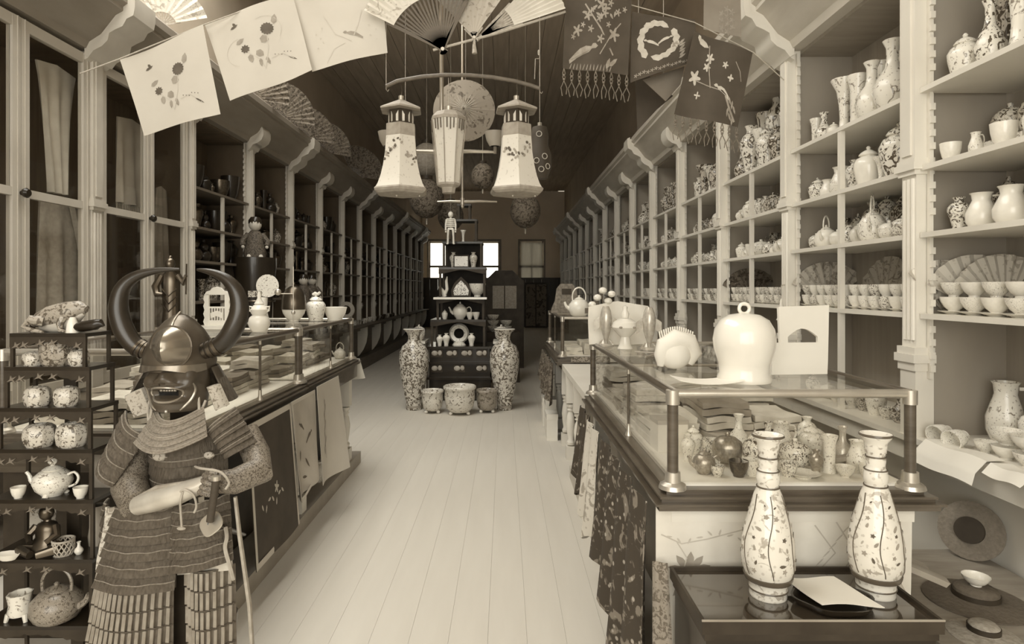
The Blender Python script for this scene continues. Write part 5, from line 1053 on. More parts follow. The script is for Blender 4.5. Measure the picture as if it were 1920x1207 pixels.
for px, Yv, lb in ((1440, 1.655, 'left'), (1642, 1.665, 'right')):
    T = thing('tall_vase', 'tall painted bottle vase with flared lip, %s of pair on lacquer tray' % lb, 'vase', ((px - CX) / F * Yv, Yv, TT), 0, 'pair of tall vases on the tray')
    s_ = 1 / 725
    M().lathe([(r * s_, z * s_) for r, z in VP], 32).build('body', VASE, T, True, None, 60)
    for z0, z1, r in ((33, 43, 43), (14, 17, 36), (211, 214, 21.2), (243, 245, 21), (268, 271, 18.5)): M().lathe([((r + .2) * s_, z0 * s_), ((r + 2.2 if z0 == 33 else r + .8) * s_, (z0 + z1) / 2 * s_), ((r + 3.0 if z0 == 33 else r + .2) * s_, z1 * s_)], 32).build('painted_band', BAND, T)
    def vr(z):
        for (r0, z0), (r1, z1) in zip(VP[2:-4], VP[3:-3]):
            if z0 <= z <= z1: return lerp(r0, r1, (z - z0) / max(1e-6, z1 - z0))
        return 20
    for a in range(6):
        t0 = a * PI / 3 + .25
        M().tube([((vr(z) + .3) * s_ * math.cos(t0 + .12 * math.sin(z / 22)), (vr(z) + .3) * s_ * math.sin(t0 + .12 * math.sin(z / 22)), z * s_) for z in range(48, 208, 8)], .0014, 5).build('panel_outline', BAND, T)
        for b in range(9):
            z = (62, 78, 92, 108, 124, 142, 160, 182, 280)[b] + R.uniform(-4, 4); t = t0 + PI / 6 + R.uniform(-.32, .32); r = vr(z) * s_; q = R.uniform(.005, .009) * (1 if z < 170 else .6)
            mm = M().prism(flower(0, 0, q, 5, .28, 15) if b % 2 == 0 else leaf(0, 0, q * 2.2, q * .9, R.uniform(0, 3)), -.0012, .0006); mm.tf(Matrix.Translation((r * math.cos(t), r * math.sin(t), z * s_)) @ Matrix.Rotation(t + PI / 2, 4, 'Z')); mm.build('painted_blossom' if b % 2 == 0 else 'painted_leaf', (INKM, BAND, INKM)[b % 3], T, False)
    M().lathe([(28.2 * s_, 309 * s_), (30.4 * s_, 311 * s_), (29 * s_, 314.6 * s_), (28.2 * s_, 309 * s_)], 32, cap=False).build('lip_band', BAND, T)
T = thing('lacquer_dish', 'scalloped black lacquer dish with a paper sheet, between two vases', 'dish', (.858, 1.606, TT), .0)
M().lathe([(0, 0), (.085, 0), (.098, .012), (.102, .022), (.096, .022), (.085, .008), (0, .006)], 40, (0, 0, 0), 1.0, .83, .0, lambda t, z: 1 + .04 * math.cos(6 * t)).build('dish', LACQ, T)
SH, fn = cloth('paper_sheet', PAPER, [(.772, 1.70, TT + .028), (.91, 1.695, TT + .027), (.80, 1.545, TT + .030), (.955, 1.54, TT + .029)], None, 8, 8, lambda u, v: .004 * math.sin(u * 5 + v * 3), .0015)
tag(SH, 'white written paper sheet lying on the scalloped lacquer dish', 'paper')
# textiles on the right counter
SGN[0] = 1
FLR = pmat('embroidered_dark_robe', .22, .05, .40, 16, .56, .75)
EMR = pmat('pale_figured_silk', .34, .62, .4, 16, .56, .7)
def drape(lb, y0, y1, z1a, z1b, mt, x0=.425, folds=5, amp=.03, name='draped_textile', grp='textiles draped on the right counters', z0=.745, lean=.03):
    T = thing(name, lb, 'textile', (x0, (y0 + y1) / 2, 0), 0, grp)
    def fn(u, v):
        y = lerp(y0, y1, u) - (y0 + y1) / 2; zb = lerp(z1a, z1b, u) + .03 * math.sin(u * 9)
        return (-lean * v + amp * (.3 + .7 * v) * math.sin(u * folds * 2 * PI), y + .01 * math.sin(v * 7), lerp(z0, zb, v))
    M().slab(fn, folds * 8, 14, .004).build('cloth', mt, T)
    return T, fn
drape('dark flowered robe hung on right counter, nearest the camera', 1.86, 2.72, .03, .22, FLR, .43, 4)
drape('narrow white silk strip hung between dark robes, right counter', 2.76, 3.08, .22, .26, EMR, .42, 2)
drape('dark flowered strip hung on right counter, beyond the white one', 3.12, 3.45, .30, .35, FLR, .43, 2)
drape('fringed embroidered cloth hung over the far right counter', 5.42, 6.85, .36, .42, pmat('grey_embroidery', .06, .16, .34, 20, .48, .8), .425, 6, .03, 'draped_textile', 'textiles draped on the right counters', .735)
T, fn = panel('printed_cotton', 'white printed cotton hung on the front of right counter', [(.455, 1.845, .745), (1.225, 1.845, .745), (.45, 1.83, .06), (1.21, 1.83, .06)], mat('white_cotton', .70, .8, var=.1, scale=9), None, lambda u, v: -.010 * math.sin(u * 9 + v * 3) * v, 'textiles draped on the right counters')
SGN[0] = 1
motif('dark_blossom', INKM, fn, [leaf(.13 + .05 * math.cos(a), .28 + .05 * math.sin(a), .075, .03, a) for a in (-2.9, -2.2, -1.5, -.9, -.3)] + [flower(.135, .32, .035, 5, .3), leaf(.2, .36, .08, .03, .8), leaf(.09, .36, .07, .03, 2.4)], T)
motif('faint_branch', INKL, fn, strip([(.02, .12), (.1, .16), (.2, .14), (.34, .1)], .006) + strip([(.08, .15), (.12, .22), (.1, .3)], .005) + strip([(.62, .08), (.7, .2), (.6, .32), (.5, .38)], .006) + strip([(.7, .06), (.78, .2), (.66, .38)], .006) + [leaf(.05 + .04 * i, .13 + .02 * math.sin(i), .03, .008, i) for i in range(9)] + [leaf(.74 - .025 * i, .1 + .035 * i, .05, .006, 2.3) for i in range(8)] + [leaf(.66, .35, .03, .014, 1), leaf(.55, .345, .02, .014, 0), leaf(.5, .35, .02, .014, 0)], T)
T, fn = panel('striped_runner', 'mottled narrow runner hanging down beside the printed cotton', [(.435, 1.80, .60), (.475, 1.79, .60), (.40, 1.66, .02), (.47, 1.62, .02)], pmat('runner', .12, .26, .2, 60, .5, .8), None, lambda u, v: .006 * math.sin(u * 6), 'textiles draped on the right counters')
T = thing('board_end', 'grey folded cloth poking out right of the printed cotton', 'textile', (1.30, 1.98, .49)); M().slab(lambda u, v: (lerp(-.07, .09, u), lerp(-.06, .06, v), .05 - .07 * u + .01 * math.sin(v * 8)), 8, 6, .02).build('cloth', mat('grey_cloth', .35, .8), T)
T.name = 'folded_cloth'
# low box and straw goods in the right gangway
T = thing('packing_box', 'low wooden box in the right gangway under the straw hats', 'box', (1.66, 2.24, 0)); M().box(-.30, .30, -.34, .34, .0, .28).build('box', mat('box_wood', .3, .7, stretch=(1, 6, 1)), T, False); M().box(-.31, .31, -.35, .35, .27, .30).build('lid', mat('box_wood', .3, .7), T, False)
def hat(lb, loc, rot, r, h, mt, k=.42):
    T = thing('straw_hat', lb, 'hat', loc, 0, 'straw hats in the right gangway'); T.rotation_euler = rot
    M().lathe([(0, h), (r * k * .8, h * .97), (r * k, h * .8), (r * k * 1.06, .012), (r * .8, .004), (r, 0), (r, -.004), (r * .8, 0), (r * k, .006), (r * k * .94, h * .76), (0, h * .9)], 32).build('hat', mt, T)
    M().lathe([(r * k * 1.075, .014), (r * k * 1.07, .03), (r * k * 1.06, .03)], 32).build('band', BLKW, T)
    return T
hat('dark flat straw hat lying on low box holding a bowl', (1.66, 2.16, .305), (0, 0, 0), .16, .05, mat('dark_straw', .12, .85, scale=80, bump=.4))
pot('porcelain_bowl', PORC, (1.66, 2.16, .356), .035, 'white shallow bowl resting on the dark straw hat', None, 0, 1.2)
hat('pale straw hat with ring lying at the lower right corner', (1.52, 1.945, .302), (0, 0, 0), .10, .04, STRAW)
T = hat('round straw hat standing on edge against the lower panel', (1.90, 2.5, .415), (0, 0, 0), .115, .03, mat('brown_straw', .2, .85, scale=80, bump=.4)); T.rotation_euler = (0, -PI / 2 + .3, .7)
T = thing('bamboo_pole', 'pale bamboo pole leaning down from the tray to lower right', 'pole', (1.112, 1.80, 0)); M().tube([(0, 0, .60), (.06, -.06, .46), (.14, -.15, .25), (.235, -.25, .01)], .012, 10).build('pole', ROPE, T)
for i in (1, 2): M().tube([(.06 * i, -.062 * i, .60 - .15 * i + .005), (.06 * i + .004, -.062 * i - .004, .60 - .15 * i - .008)], .0145, 10).build('joint', STRAW, T)
# ---------------------------------------------------------------- on the right case (glass top at 1.09)
ZR = 1.09
T = thing('domed_jar', 'tall plain white domed jar with ring handle on right showcase', 'jar', (.805, 2.06, ZR))
M().lathe([(0, 0), (.085, 0), (.088, .012), (.080, .03), (.083, .06), (.098, .11), (.101, .14), (.095, .175), (.078, .205), (.05, .222), (.015, .228), (0, .228)], 36).build('body', PORC, T)
mm = M().tube([(.017 * math.cos(t), 0, .243 + .017 * math.sin(t)) for t in (2 * PI * i / 18 for i in range(19))], .006, 8, 1, False); mm.build('ring_handle', PORC, T)
T = thing('arched_panel', 'leaning white board with arched opening on right showcase', 'panel', (1.08, 2.22, ZR), .10)
n = 12; arch = [(-.055 + .115 * i / n, .135 + .03 * math.sin(PI * i / n)) for i in range(n + 1)]
m = M().prism([(-.12, .0), (.09, .0), (.095, .05), (.10, .115), (-.125, .115), (-.12, .05)], -.006, .006)
m.prism([(-.085, .115), (-.055, .115), (-.055, .135)] + arch[1:-1] + [(.06, .135), (.06, .115), (.10, .115), (.11, .25), (-.085, .245)], -.006, .006)
m.tf(Matrix.Rotation(-.08, 4, 'X')); m.build('board', PAPER, T, False)
M().tube([(.06, .01, .1), (.075, .07, .0)], .005, 6).build('strut', ROPE, T)
T = thing('shell_ornament', 'white fringed cushion-like bundle left of the domed jar', 'ornament', (.66, 2.36, ZR))
M().tube([(-.06, 0, .012), (-.055, 0, .05), (-.045, 0, .09), (.0, 0, .115), (.05, 0, .105), (.07, 0, .06), (.05, 0, .02)], [.012, .03, .035, .04, .035, .03, .015], 14).ball((-.005, 0, .06), .06, 14, 1, 1.1, .7).build('bundle', PAPER, T)
m = M()
for i in range(16): t = i / 15; m.tube([(-.06 + .12 * t, 0, .12 + .02 * math.sin(t * PI)), (-.065 + .13 * t, 0, .145 + .02 * math.sin(t * PI))], .003, 5)
m.build('fringe', PAPER, T)
FISH = mat('silvery_fish', .55, .25, metal=.3, var=.25, scale=40)
for s, (x, y, lb) in enumerate(((.49 + .06, 3.33, 'left'), (.735, 3.12, 'right'))):
    T = thing('carp_figure', 'silvery upright carp ornament on right showcase, %s one' % lb, 'ornament', (x, y, ZR), 0, 'pair of carp ornaments')
    M().tube([(0, 0, .012), (0, 0, .04), (0, 0, .09), (0, 0, .15), (0, 0, .19), (0, 0, .215)], [.012, .016, .034, .042, .034, .02], 16, .8).build('body', FISH, T)
    M().slab(lambda u, v: (lerp(-.045, .045, u) * (1 - .5 * v), .004 * math.sin(u * 9), .03 * v + .0 + .01 * abs(u - .5)), 8, 4, .004).build('tail_fin', FISH, T)
    for q in (-1, 1): M().slab(lambda u, v: (q * (.034 + .03 * u), 0, lerp(.10, .16, v) - .02 * u), 4, 4, .003).build('side_fin', FISH, T)
    M().lathe([(0, 0), (.035, 0), (.03, .012), (0, .014)], 14).build('base', FISH, T)
T = thing('pierced_censer', 'white pierced bowl with small figure on lid on right showcase', 'censer', (.625, 3.18, ZR))
M().lathe([(0, 0), (.04, 0), (.03, .02), (.025, .06), (.05, .085), (.07, .11), (.062, .135), (.03, .155), (0, .158)], 24).build('bowl', PORC, T)
M().lathe([(0, .158), (.018, .158), (.022, .18), (.012, .2), (.014, .215), (0, .226)], 12).build('lid_figure', PORC, T)
for i in range(6): M().ball((.066 * math.cos(i * 1.05), .066 * math.sin(i * 1.05), .112), .010, 8, .6).build('hole_shade_dot', INKM, T)  # grey dots painted for the shade inside the piercings, no holes cut
T = thing('paper_backdrop', 'crumpled white paper spread behind the pierced bowl', 'paper', (.63, 3.40, ZR)); M().slab(lambda u, v: (lerp(-.16, .18, u), .02 * math.sin(u * 9 + v * 4) + .05 * v, lerp(.0, .24, v) * (1 - .25 * abs(u - .5))), 16, 10, .006).build('paper', PAPER, T)
T = thing('flower_spray', 'spray of white artificial flowers at far corner of showcase', 'flowers', (.555, 3.47, ZR))
for i, (x, z) in enumerate(((-.03, .26), (.05, .28), (-.06, .22), (.0, .30), (.03, .24))):
    M().tube([(0, 0, 0), (x * .5, 0, z * .6), (x, 0, z)], .003, 5).build('stem', INK, T); M().ball((x, -.005, z), .024, 10, .8).build('blossom', PORC, T); M().slab(lambda u, v: (x + lerp(-.04, .0, u), .005, z + lerp(-.05, -.02, v)), 2, 2, .003).build('leaf', INK, T)
T = thing('folded_rule', 'thin folded white stick frame on right showcase glass', 'stick', (.66, 2.86, ZR)); M().tube([(-.03, .1, .006), (.07, .02, .006), (-.03, -.12, .006)], .004, 6).build('stick', ROPE, T)
T = thing('paper_sheet', 'white curled paper lying on front of right showcase glass', 'paper', (.66, 2.02, ZR)); M().slab(lambda u, v: (lerp(-.10, .11, u), lerp(-.06, .06, v), .004 + .012 * (2 * u - 1) ** 2), 10, 3, .002).build('sheet', PAPER, T)
# contents of the right case
zc = .81; cg = 'curios in the nearest right showcase'
def inr(kd, mt, px, Y, h, lb, w=1.0): return pot(kd, mt, (min((px - CX) / F * Y, 1.14 - .03 * (Y > 2.1)), Y, zc), h, lb + ' inside right showcase', cg, R.uniform(0, 1), w)
for a in (('teapot', BRONZ2, 1320, 1.96, .08, 'dark metal teapot left of other curios', .9), ('lidded_bowl', BRONZ2, 1364, 2.06, .11, 'grey lidded urn behind dark teapot', .8), ('lidded_jar', POR1, 1415, 2.0, .13, 'speckled jar left of the first tall vase', .8), ('tea_cup', BRONZE, 1385, 1.93, .05, 'small dark cup in front', 1), ('baluster_vase', POR2, 1290, 2.1, .09, 'pale vase behind corner post', 1),
          ('lidded_bowl', POR1, 1490, 2.02, .10, 'patterned round box right of first tall vase', .9), ('cylinder_vase', POR2, 1555, 1.97, .12, 'pale beaker in the middle', 1.2), ('bottle_vase', FISH, 1580, 2.05, .13, 'silvery bottle in the middle', .9), ('jug', POR2, 1610, 1.98, .10, 'pale jug left of second tall vase', 1), ('baluster_vase', BRONZ2, 1530, 1.94, .08, 'grey little vase in front', 1),
          ('tea_cup', POR1, 1345, 1.93, .035, 'little patterned cup before the teapot', 1), ('bottle_vase', POR1, 1440, 2.12, .13, 'patterned bottle behind first tall vase', .9), ('lidded_jar', POR2, 1275 + 245, 2.14, .12, 'pale lidded jar behind the round box', .9)): inr(*a)
for i, (x, y, rz, L, lb) in enumerate(((.80, 2.20, .5, .2, 'long pale one behind the urn'), (.98, 2.22, .3, .2, 'long one in the middle'), (1.08, 2.02, -.5, .16, 'short grey one'))):
    T = thing('folded_fan', 'closed folding fan lying among curios, %s' % lb, 'fan', (x, y, zc + .02), rz, 'closed fans in the right showcase'); M().prism([(-L / 2, -.008), (L / 2, -.022), (L / 2, .022), (-L / 2, .008)], 0, .014, 'xy').tf(Matrix.Rotation(-.3, 4, 'Y')).build('closed_leaf', (STRAW, ROPE, INKM)[i], T, False); M().ball((-L / 2 + .01, 0, .007 - .04), .007, 8).build('rivet', BRASS, T)
ex = 0
for px, Y, kd, mt, h, w in ((1300, 2.2, 'lidded_jar', POR2, .10, .9), (1335, 2.16, 'tea_cup', POR1, .06, 1), (1385, 2.2, 'bottle_vase', POR2, .14, 1), (1410, 1.94, 'tea_cup', POR2, .05, 1), (1465, 2.16, 'jug', POR2, .12, 1), (1478, 1.93, 'tea_cup', POR1, .045, 1), (1505, 1.92, 'saucer', POR2, .016, 1), (1545, 2.22, 'lidded_bowl', POR2, .1, .9), (1585, 1.92, 'porcelain_bowl', POR2, .035, .8), (1530, 2.25, 'baluster_vase', POR2, .12, 1), (1625, 1.92, 'tea_cup', POR2, .04, 1)):
    inr(kd, mt, px, Y, h, '%s %s, %s of the smaller pieces' % (MDESC[mt.name], KN[kd], NTH[ex]), w); ex += 1
CLS = [mat('case_silk_%d' % i, v, .6, var=.2, scale=14, bump=.3) for i, v in enumerate((.68, .72, .5, .62, .3, .66))]
k_ = 0
for j in range(3):
    for i in range(4):
        x = .64 + .2 * j; y = 2.44 + .28 * i
        for q in range(2 + (i + j) % 2):
            folded('folded pale cloth, %s row from aisle, %s pile, %s layer, nearest right case' % (NTH[j], NTH[i], ('bottom', 'middle', 'top')[q]), x, y, zc + .003 + q * .055, .185, .25, .045, CLS[(i + 2 * j + q) % 6], R.uniform(-.1, .1), 'folded cloths in the right showcase')
T = thing('flat_box', 'flat pale box lying tilted on the folded cloths, right showcase', 'box', (.86, 2.32, zc + .005), .3); M().box(-.1, .1, -.055, .055, 0, .035).build('box', PAPER, T, False); M().box(-.102, .102, -.057, .057, .028, .045).build('lid', mat('grey_lid', .45, .7), T, False)
T = thing('flat_box', 'square pale box standing behind the corner post, right showcase', 'box', (.60, 2.26, zc), .05); M().box(-.05, .06, -.05, .05, 0, .11).build('box', PAPER, T, False); M().box(-.052, .062, -.052, .052, .1, .115).build('lid', mat('grey_lid', .45, .7), T, False)
# white paper boxes and teapot on the far right counter
T = pot('bail_teapot', PORC, (.68, 5.60, 1.15), .26, 'tall white teapot with square handle on far right showcase', None, 0, .82)
T = thing('carved_ornament', 'grey carved stepped frame on far right showcase', 'frame', (.64, 6.35, 1.15)); m = M().prism([(-.16, 0), (.16, 0), (.15, .05), (.12, .12), (.1, .25), (.06, .3), (-.06, .3), (-.1, .25), (-.12, .12), (-.15, .05)], -.03, .03).build('frame', mat('grey_carving', .2, .6, var=.5, scale=40), T, False); M().box(-.05, .05, -.035, .035, .19, .25).build('opening', BLKW, T, False)  # black block in the frame stands for the shade of an opening
for i, (y, h, x) in enumerate(((6.35, .28, .44), (6.05, .32, .45), (5.75, .24, .44))):
    T = thing('white_box', 'white paper-covered box on floor by far right counter, %s' % ('farthest', 'middle', 'nearest')[i], 'box', (x, y, 0), 0, 'white boxes on the floor'); M().box(-.05, .05, -.1, .1, 0, h).build('box', PAPER, T, False); M().box(-.053, .053, -.103, .103, h - .05, h + .004).build('lid', PORC, T, False)
for i in range(7): folded('folded cloth %s from left in the far right showcase' % NTH[i], .62 + .16 * (i % 4), 5.55 + .35 * (i // 4), .815, .15, .22, .06 + .03 * (i % 2), CLS[(i * 2 + 1) % 6], 0, 'folded cloths in far right showcase')
T = thing('picture_card', 'row of painted cards under the far right showcase edge', 'card', (.86, 5.345, .745)); M().box(-.28, .2, 0, .004, 0, .06).build('card', pmat('card_print', .08, .3, .3, 40, .5, .7), T, False); M().box(.06, .14, -.004, 0, 0, .06).build('price_ticket', PAPER, T, False)
# ---------------------------------------------------------------- stepped stand in the middle of the aisle
CY8 = 8.0; cs8 = F / CY8; cx8 = (865 - CX) / cs8
CT = thing('tiered_stand', 'tall stepped black lacquer stand of curios in the middle of the aisle', 'stand', (cx8, CY8, 0))
def zz(py): return EYE - (py - CY) / cs8
GILT = mat('gilt_inlay', .40, .45, var=.3, scale=20)
tiers = [(768, 735, 812, 918, 'body'), (735, 700, 808, 918, 'body'), (700, 672, 808, 918, 'body'), (672, 645, 808, 916, 'body')]
for b, t, xa, xb, nm in tiers:
    hw = (xb - xa) / 2 / cs8; M().box(-hw, hw, -.32, .32, zz(b) if b < 768 else 0, zz(t) - .03).build('drawer_tier', LACQ, CT, False)
    M().box(-hw - .03, hw + .03, -.35, .35, zz(t) - .03, zz(t)).build('tier_top', LACQ, CT, False)
for (py, cnt) in ((684, 3), (657, 4)):
    for i in range(cnt):
        x = (-.28 + .56 * i / (cnt - 1)); pl = M().box(x - .07, x + .07, -.335, -.32, zz(py) - .05, zz(py) + .05).build('drawer_panel', BLKW, CT, False)
        M().ball((x - .03, -.336, zz(py)), .04, 10, .8, 1, .15).ball((x + .035, -.336, zz(py) + .005), .025, 8, 1.3, 1, .15).build('gilt_flower', GILT, pl)
    M().box(-.37, .37, -.325, -.315, zz(py) + .062, zz(py) + .067).build('gilt_line', GILT, CT, False)
# open shelves above
op = [(645, 597, 812, 912, .3), (597, 556, 822, 910, .27), (556, 502, 826, 912, .24), (502, 455, 832, 906, .2), (455, 413, 846, 896, .14), (413, 384, 858, 884, .11)]
for b, t, xa, xb, dp in op:
    x0, x1 = (xa - 865) / cs8, (xb - 865) / cs8
    M().box(x0, x1, -dp, dp, zz(t) - .025, zz(t)).build('shelf', LACQ, CT, False)
    for x in (x0 + .02, x1 - .02):
        for y in (-dp + .02, dp - .02): M().box(x - .014, x + .014, y - .014, y + .014, zz(b), zz(t) - .025).build('upright', BLKW, CT, False)
    if t > 450: M().box(x0 + .03, x1 - .03, dp - .02, dp, zz(b), zz(t) - .025).build('back_panel', mat('dim_painted_back', .02, .7, var=.7, scale=9), CT, False)
    if t > 460:
        w = x1 - x0; pr = [(x0 + w * i / 16, zz(t) - .035 - .05 * abs(math.cos(PI * i / 16)) ** 2) for i in range(17)]
        M().prism([(x0, zz(t) - .025)] + pr + [(x1, zz(t) - .025)], -dp, -dp + .012).build('arched_apron', BLKW, CT, False)
M().box((818 - 865) / cs8, (914 - 865) / cs8, -.33, -.22, zz(556) - .03, zz(556) - .004).build('white_shelf_edge', PORC, CT, False)
def cst(px, py, dy=-.12): return ((px - CX) / F * CY8, CY8 + dy, zz(py))
g8 = 'curios on the tiered stand'
mm = M().lathe([(.065, -.03), (.11, -.035), (.13, 0), (.11, .035), (.065, .03), (.065, -.03)], 24, cap=False); mm.tf(Matrix.Translation((0, 0, .15)) @ Matrix.Rotation(PI / 2, 4, 'X'))
T = thing('ring_vase', 'white ring-shaped vase with dark hole on the tiered stand', 'vase', cst(862, 645), 0, g8); mm.build('ring', PM2, T); M().lathe([(0, 0), (.09, 0), (.07, .03), (.04, .05), (0, .05)], 14).build('foot', PM2, T)
for i, (px, h) in enumerate(((828, .14), (840, .16), (886, .16))): pot('baluster_vase', PORC, cst(px, 645, -.24), h, 'pale rocklike vase beside the ring vase, %s from left' % NTH[i], g8, 0, 1.1)
pot('teapot', PORC, cst(864, 597), .22, 'white teapot in the middle of the tiered stand', g8, 0, .9)
for i, px in enumerate((836, 882, 894)): pot('tea_cup' if i else 'lidded_jar', PORC, cst(px, 597, -.15), .12 if i == 0 else .09, 'white cup beside the white teapot on tiered stand, %s from left' % NTH[i], g8, 0, .9 if i == 0 else .8)
T = thing('leaf_screen', 'leaf-shaped speckled plaque in dark frame on tiered stand', 'plaque', cst(866, 556, -.15), 0, g8); M().prism([(-.12, 0), (.12, 0), (.13, .08), (.09, .17), (.03, .23), (0, .26), (-.03, .23), (-.09, .17), (-.13, .08)], 0, .02).build('frame', BLKW, T, False); M().prism([(-.09, .02), (.09, .02), (.1, .08), (.06, .15), (0, .21), (-.06, .15), (-.1, .08)], -.006, 0).build('plaque', PM1, T, False)
pot('porcelain_bowl', POR2, cst(896, 556, -.12), .17, 'white painted pot at the right end of white shelf', g8, 0, .62)
T = thing('ivory_horn', 'white branching carved horn at left of the leaf plaque', 'ornament', cst(836, 556, -.15), 0, g8); M().tube([(.0, 0, 0), (-.02, 0, .06), (-.06, 0, .12), (-.055, 0, .18)], [.03, .03, .02, .006], 8).tube([(.0, 0, .02), (.03, 0, .1), (.02, 0, .2), (.03, 0, .26)], [.02, .022, .018, .008], 8).build('horn', PORC, T)
T = thing('small_picture', 'small framed pale picture on the upper tiered stand', 'picture', cst(866, 502, -.12), 0, g8); M().box(-.1, .1, 0, .015, 0, .16).build('frame', BLKW, T, False); M().box(-.085, .085, -.004, 0, .015, .145).build('print', PM2, T, False)
pot('trumpet_vase', POR2, cst(869, 455 + 30, -.05)[:2] + (zz(502) + .16,), .14, 'small goblet vase on the picture top of tiered stand', g8, 0, .9) if False else None
pot('trumpet_vase', POR2, cst(869, 455, -.05), .0 + .16, 'small goblet vase near the top of tiered stand', g8, 0, .9)
for i, px in enumerate((851, 888)): pot('baluster_vase', POR4, cst(px, 502, -.05), .2, 'dim speckled vase on the upper tiered stand, %s side' % ('left', 'right')[i], g8, 0, 1.0)
pot('lidded_jar', POR3, cst(868, 413, 0), .17, 'small dark jar on the very top of the tiered stand', g8, 0, .9) if False else None
# skeleton toy
T = thing('toy_skeleton', 'small white toy skeleton hanging before the tiered stand', 'toy', ((845 - CX) / F * 7.6, 7.6, EYE - (458 - CY) / F * 7.6))
m = M().ball((0, 0, .37), .034, 12, 1.15); m.tube([(0, 0, .2), (0, 0, .34)], .014, 6)
for i in range(5): m.tube([(.045 * math.cos(t), -.02 * math.sin(t) * 1, .31 - i * .022) for t in (PI * q / 8 for q in range(9))], .010, 5)
m.box(-.035, .035, -.012, .012, .18, .205)
for s in (-1, 1): m.tube([(s * .05, 0, .31), (s * .062, 0, .24), (s * .06, -.01, .17)], [.014, .012, .012], 6).ball((s * .06, -.01, .155), .012, 6); m.tube([(s * .028, 0, .19), (s * .034, 0, .1), (s * .036, 0, .01)], [.016, .012, .013], 6).ball((s * .04, -.01, .008), .015, 6, .7)
m.tube([(-.05, 0, .315), (.05, 0, .315)], .008, 6)
m.build('skeleton', PORC, T); M().tube([(0, 0, .40), (0, 0, ZC - T.location.z)], .0012, 4).build('string', ROPE, T)
# side tables behind the big vases
for s, (px, lb) in enumerate(((786, 'left'), (940, 'right'))):
    T = thing('side_table', 'white-topped small table at the %s of tiered stand' % lb, 'table', ((px - CX) / F * 7.75, 7.75, 0), 0, 'small tables by the tiered stand'); M().box(-.1, .1, -.2, .2, .72, .75).build('top', PORC, T, False)
    for x in (-.08, .08):
        for y in (-.17, .17): M().box(x - .015, x + .015, y - .015, y + .015, 0, .72).build('leg', LWOOD, T, False)
    pot('lidded_bowl', POR1, ((px - CX) / F * 7.75, 7.72, .75), .2, 'patterned covered bowl on %s small table by stand' % lb, None, 0, .75)
PM3 = pmat('jardiniere_glaze', .2, .66, .42, 24, .57, .2)
# two big floor vases and three jardinieres
BV = pmat('floor_vase_glaze', .12, .64, .26, 26, .50, .2)
FV = [(0, 0), (62, 0), (66, 6), (64, 12), (66, 60), (92, 180), (118, 330), (128, 420), (122, 500), (98, 555), (60, 585), (50, 610), (50, 640), (62, 672), (84, 690), (88, 700), (80, 700), (52, 660), (0, 640)]
for px, lb in ((776, 'left'), (946, 'right')):
    T = thing('floor_vase', 'large painted porcelain floor vase with flared neck, %s of the stand' % lb, 'vase', ((px - CX) / F * 7.12, 7.12, 0), 0, 'pair of floor vases'); s_ = .93 / 700
    M().lathe([(r * s_ * 1.02, z * s_) for r, z in FV], 32).build('body', BV, T, True, None, 60)
    M().lathe([(67 * s_, 20 * s_), (68 * s_, 28 * s_), (67.5 * s_, 40 * s_)], 32).build('foot_band', INKM, T); M().lathe([(88.5 * s_, 696 * s_), (92 * s_, 700 * s_), (88 * s_, 704 * s_)], 32).build('lip', PORC, T)
for px, Yj, r, h, mt, lb in ((811, 6.92, .125, .26, PM3, 'small painted white jardiniere, left of the three on floor'), (862, 6.85, .18, .32, PM3, 'largest white painted jardiniere in the middle of aisle'), (913, 6.95, .125, .26, pmat('grey_jardiniere', .12, .3, .2, 24, .55, .3), 'small grey jardiniere, right of the three on floor')):
    T = thing('jardiniere', lb, 'planter', ((px - CX) / F * Yj, Yj, 0), 0, 'jardinieres on the aisle floor')
    M().lathe([(0, .03), (r * .6, .03), (r * .85, h * .25), (r * .95, h * .6), (r * .93, h * .86), (r * 1.02, h * .9), (r * 1.02, h * .98), (r * .96, h), (r * .86, h * .95), (r * .82, h * .5), (0, h * .3)], 30).build('body', mt, T, True, None, 60)
    for a in range(3): M().ball((r * .62 * math.cos(a * 2.09 + .55 - PI), r * .62 * math.sin(a * 2.09 + .55 - PI), .02), .022, 8, .9).build('foot', PORC, T)
# far things behind the stand
T = thing('tall_cabinet', 'tall dark cabinet with pale doors, right behind the tiered stand', 'cabinet', ((945 - CX) / F * 11, 11, 0)); M().box(-.35, .35, -.2, .2, 0, 1.55).build('body', BLKW, T, False); M().prism([(-.33, 1.55), (.33, 1.55), (.25, 1.62), (.15, 1.72), (-.15, 1.72), (-.25, 1.62)], -.2, .2).build('arched_top', BLKW, T, False)
for x in (-.1, .12): M().box(x - .1, x + .1, -.21, -.2, 1.05, 1.45).build('door', EMB, T, False)
T = thing('porcelain_pile', 'stack of patterned porcelain dishes right behind the stand', 'dishes', ((937 - CX) / F * 9.3, 9.3, 0)); M().box(-.3, .3, -.15, .15, 0, .75).build('bench', BLKW, T, False)
T.name = 'dish_bench'; T['label'] = 'low dark bench with patterned dishes right behind the stand'; T['category'] = 'bench'
for i in range(5): pot('porcelain_bowl', POR1, ((925 + (i % 2) * 24 - CX) / F * 9.3, 9.28, .75 + .085 * (i // 2)), .085, 'patterned bowl on the dark bench behind stand, %s' % ('left bottom', 'right bottom', 'left middle', 'right middle', 'left top')[i], 'bowls behind the stand', 0, 1.0)
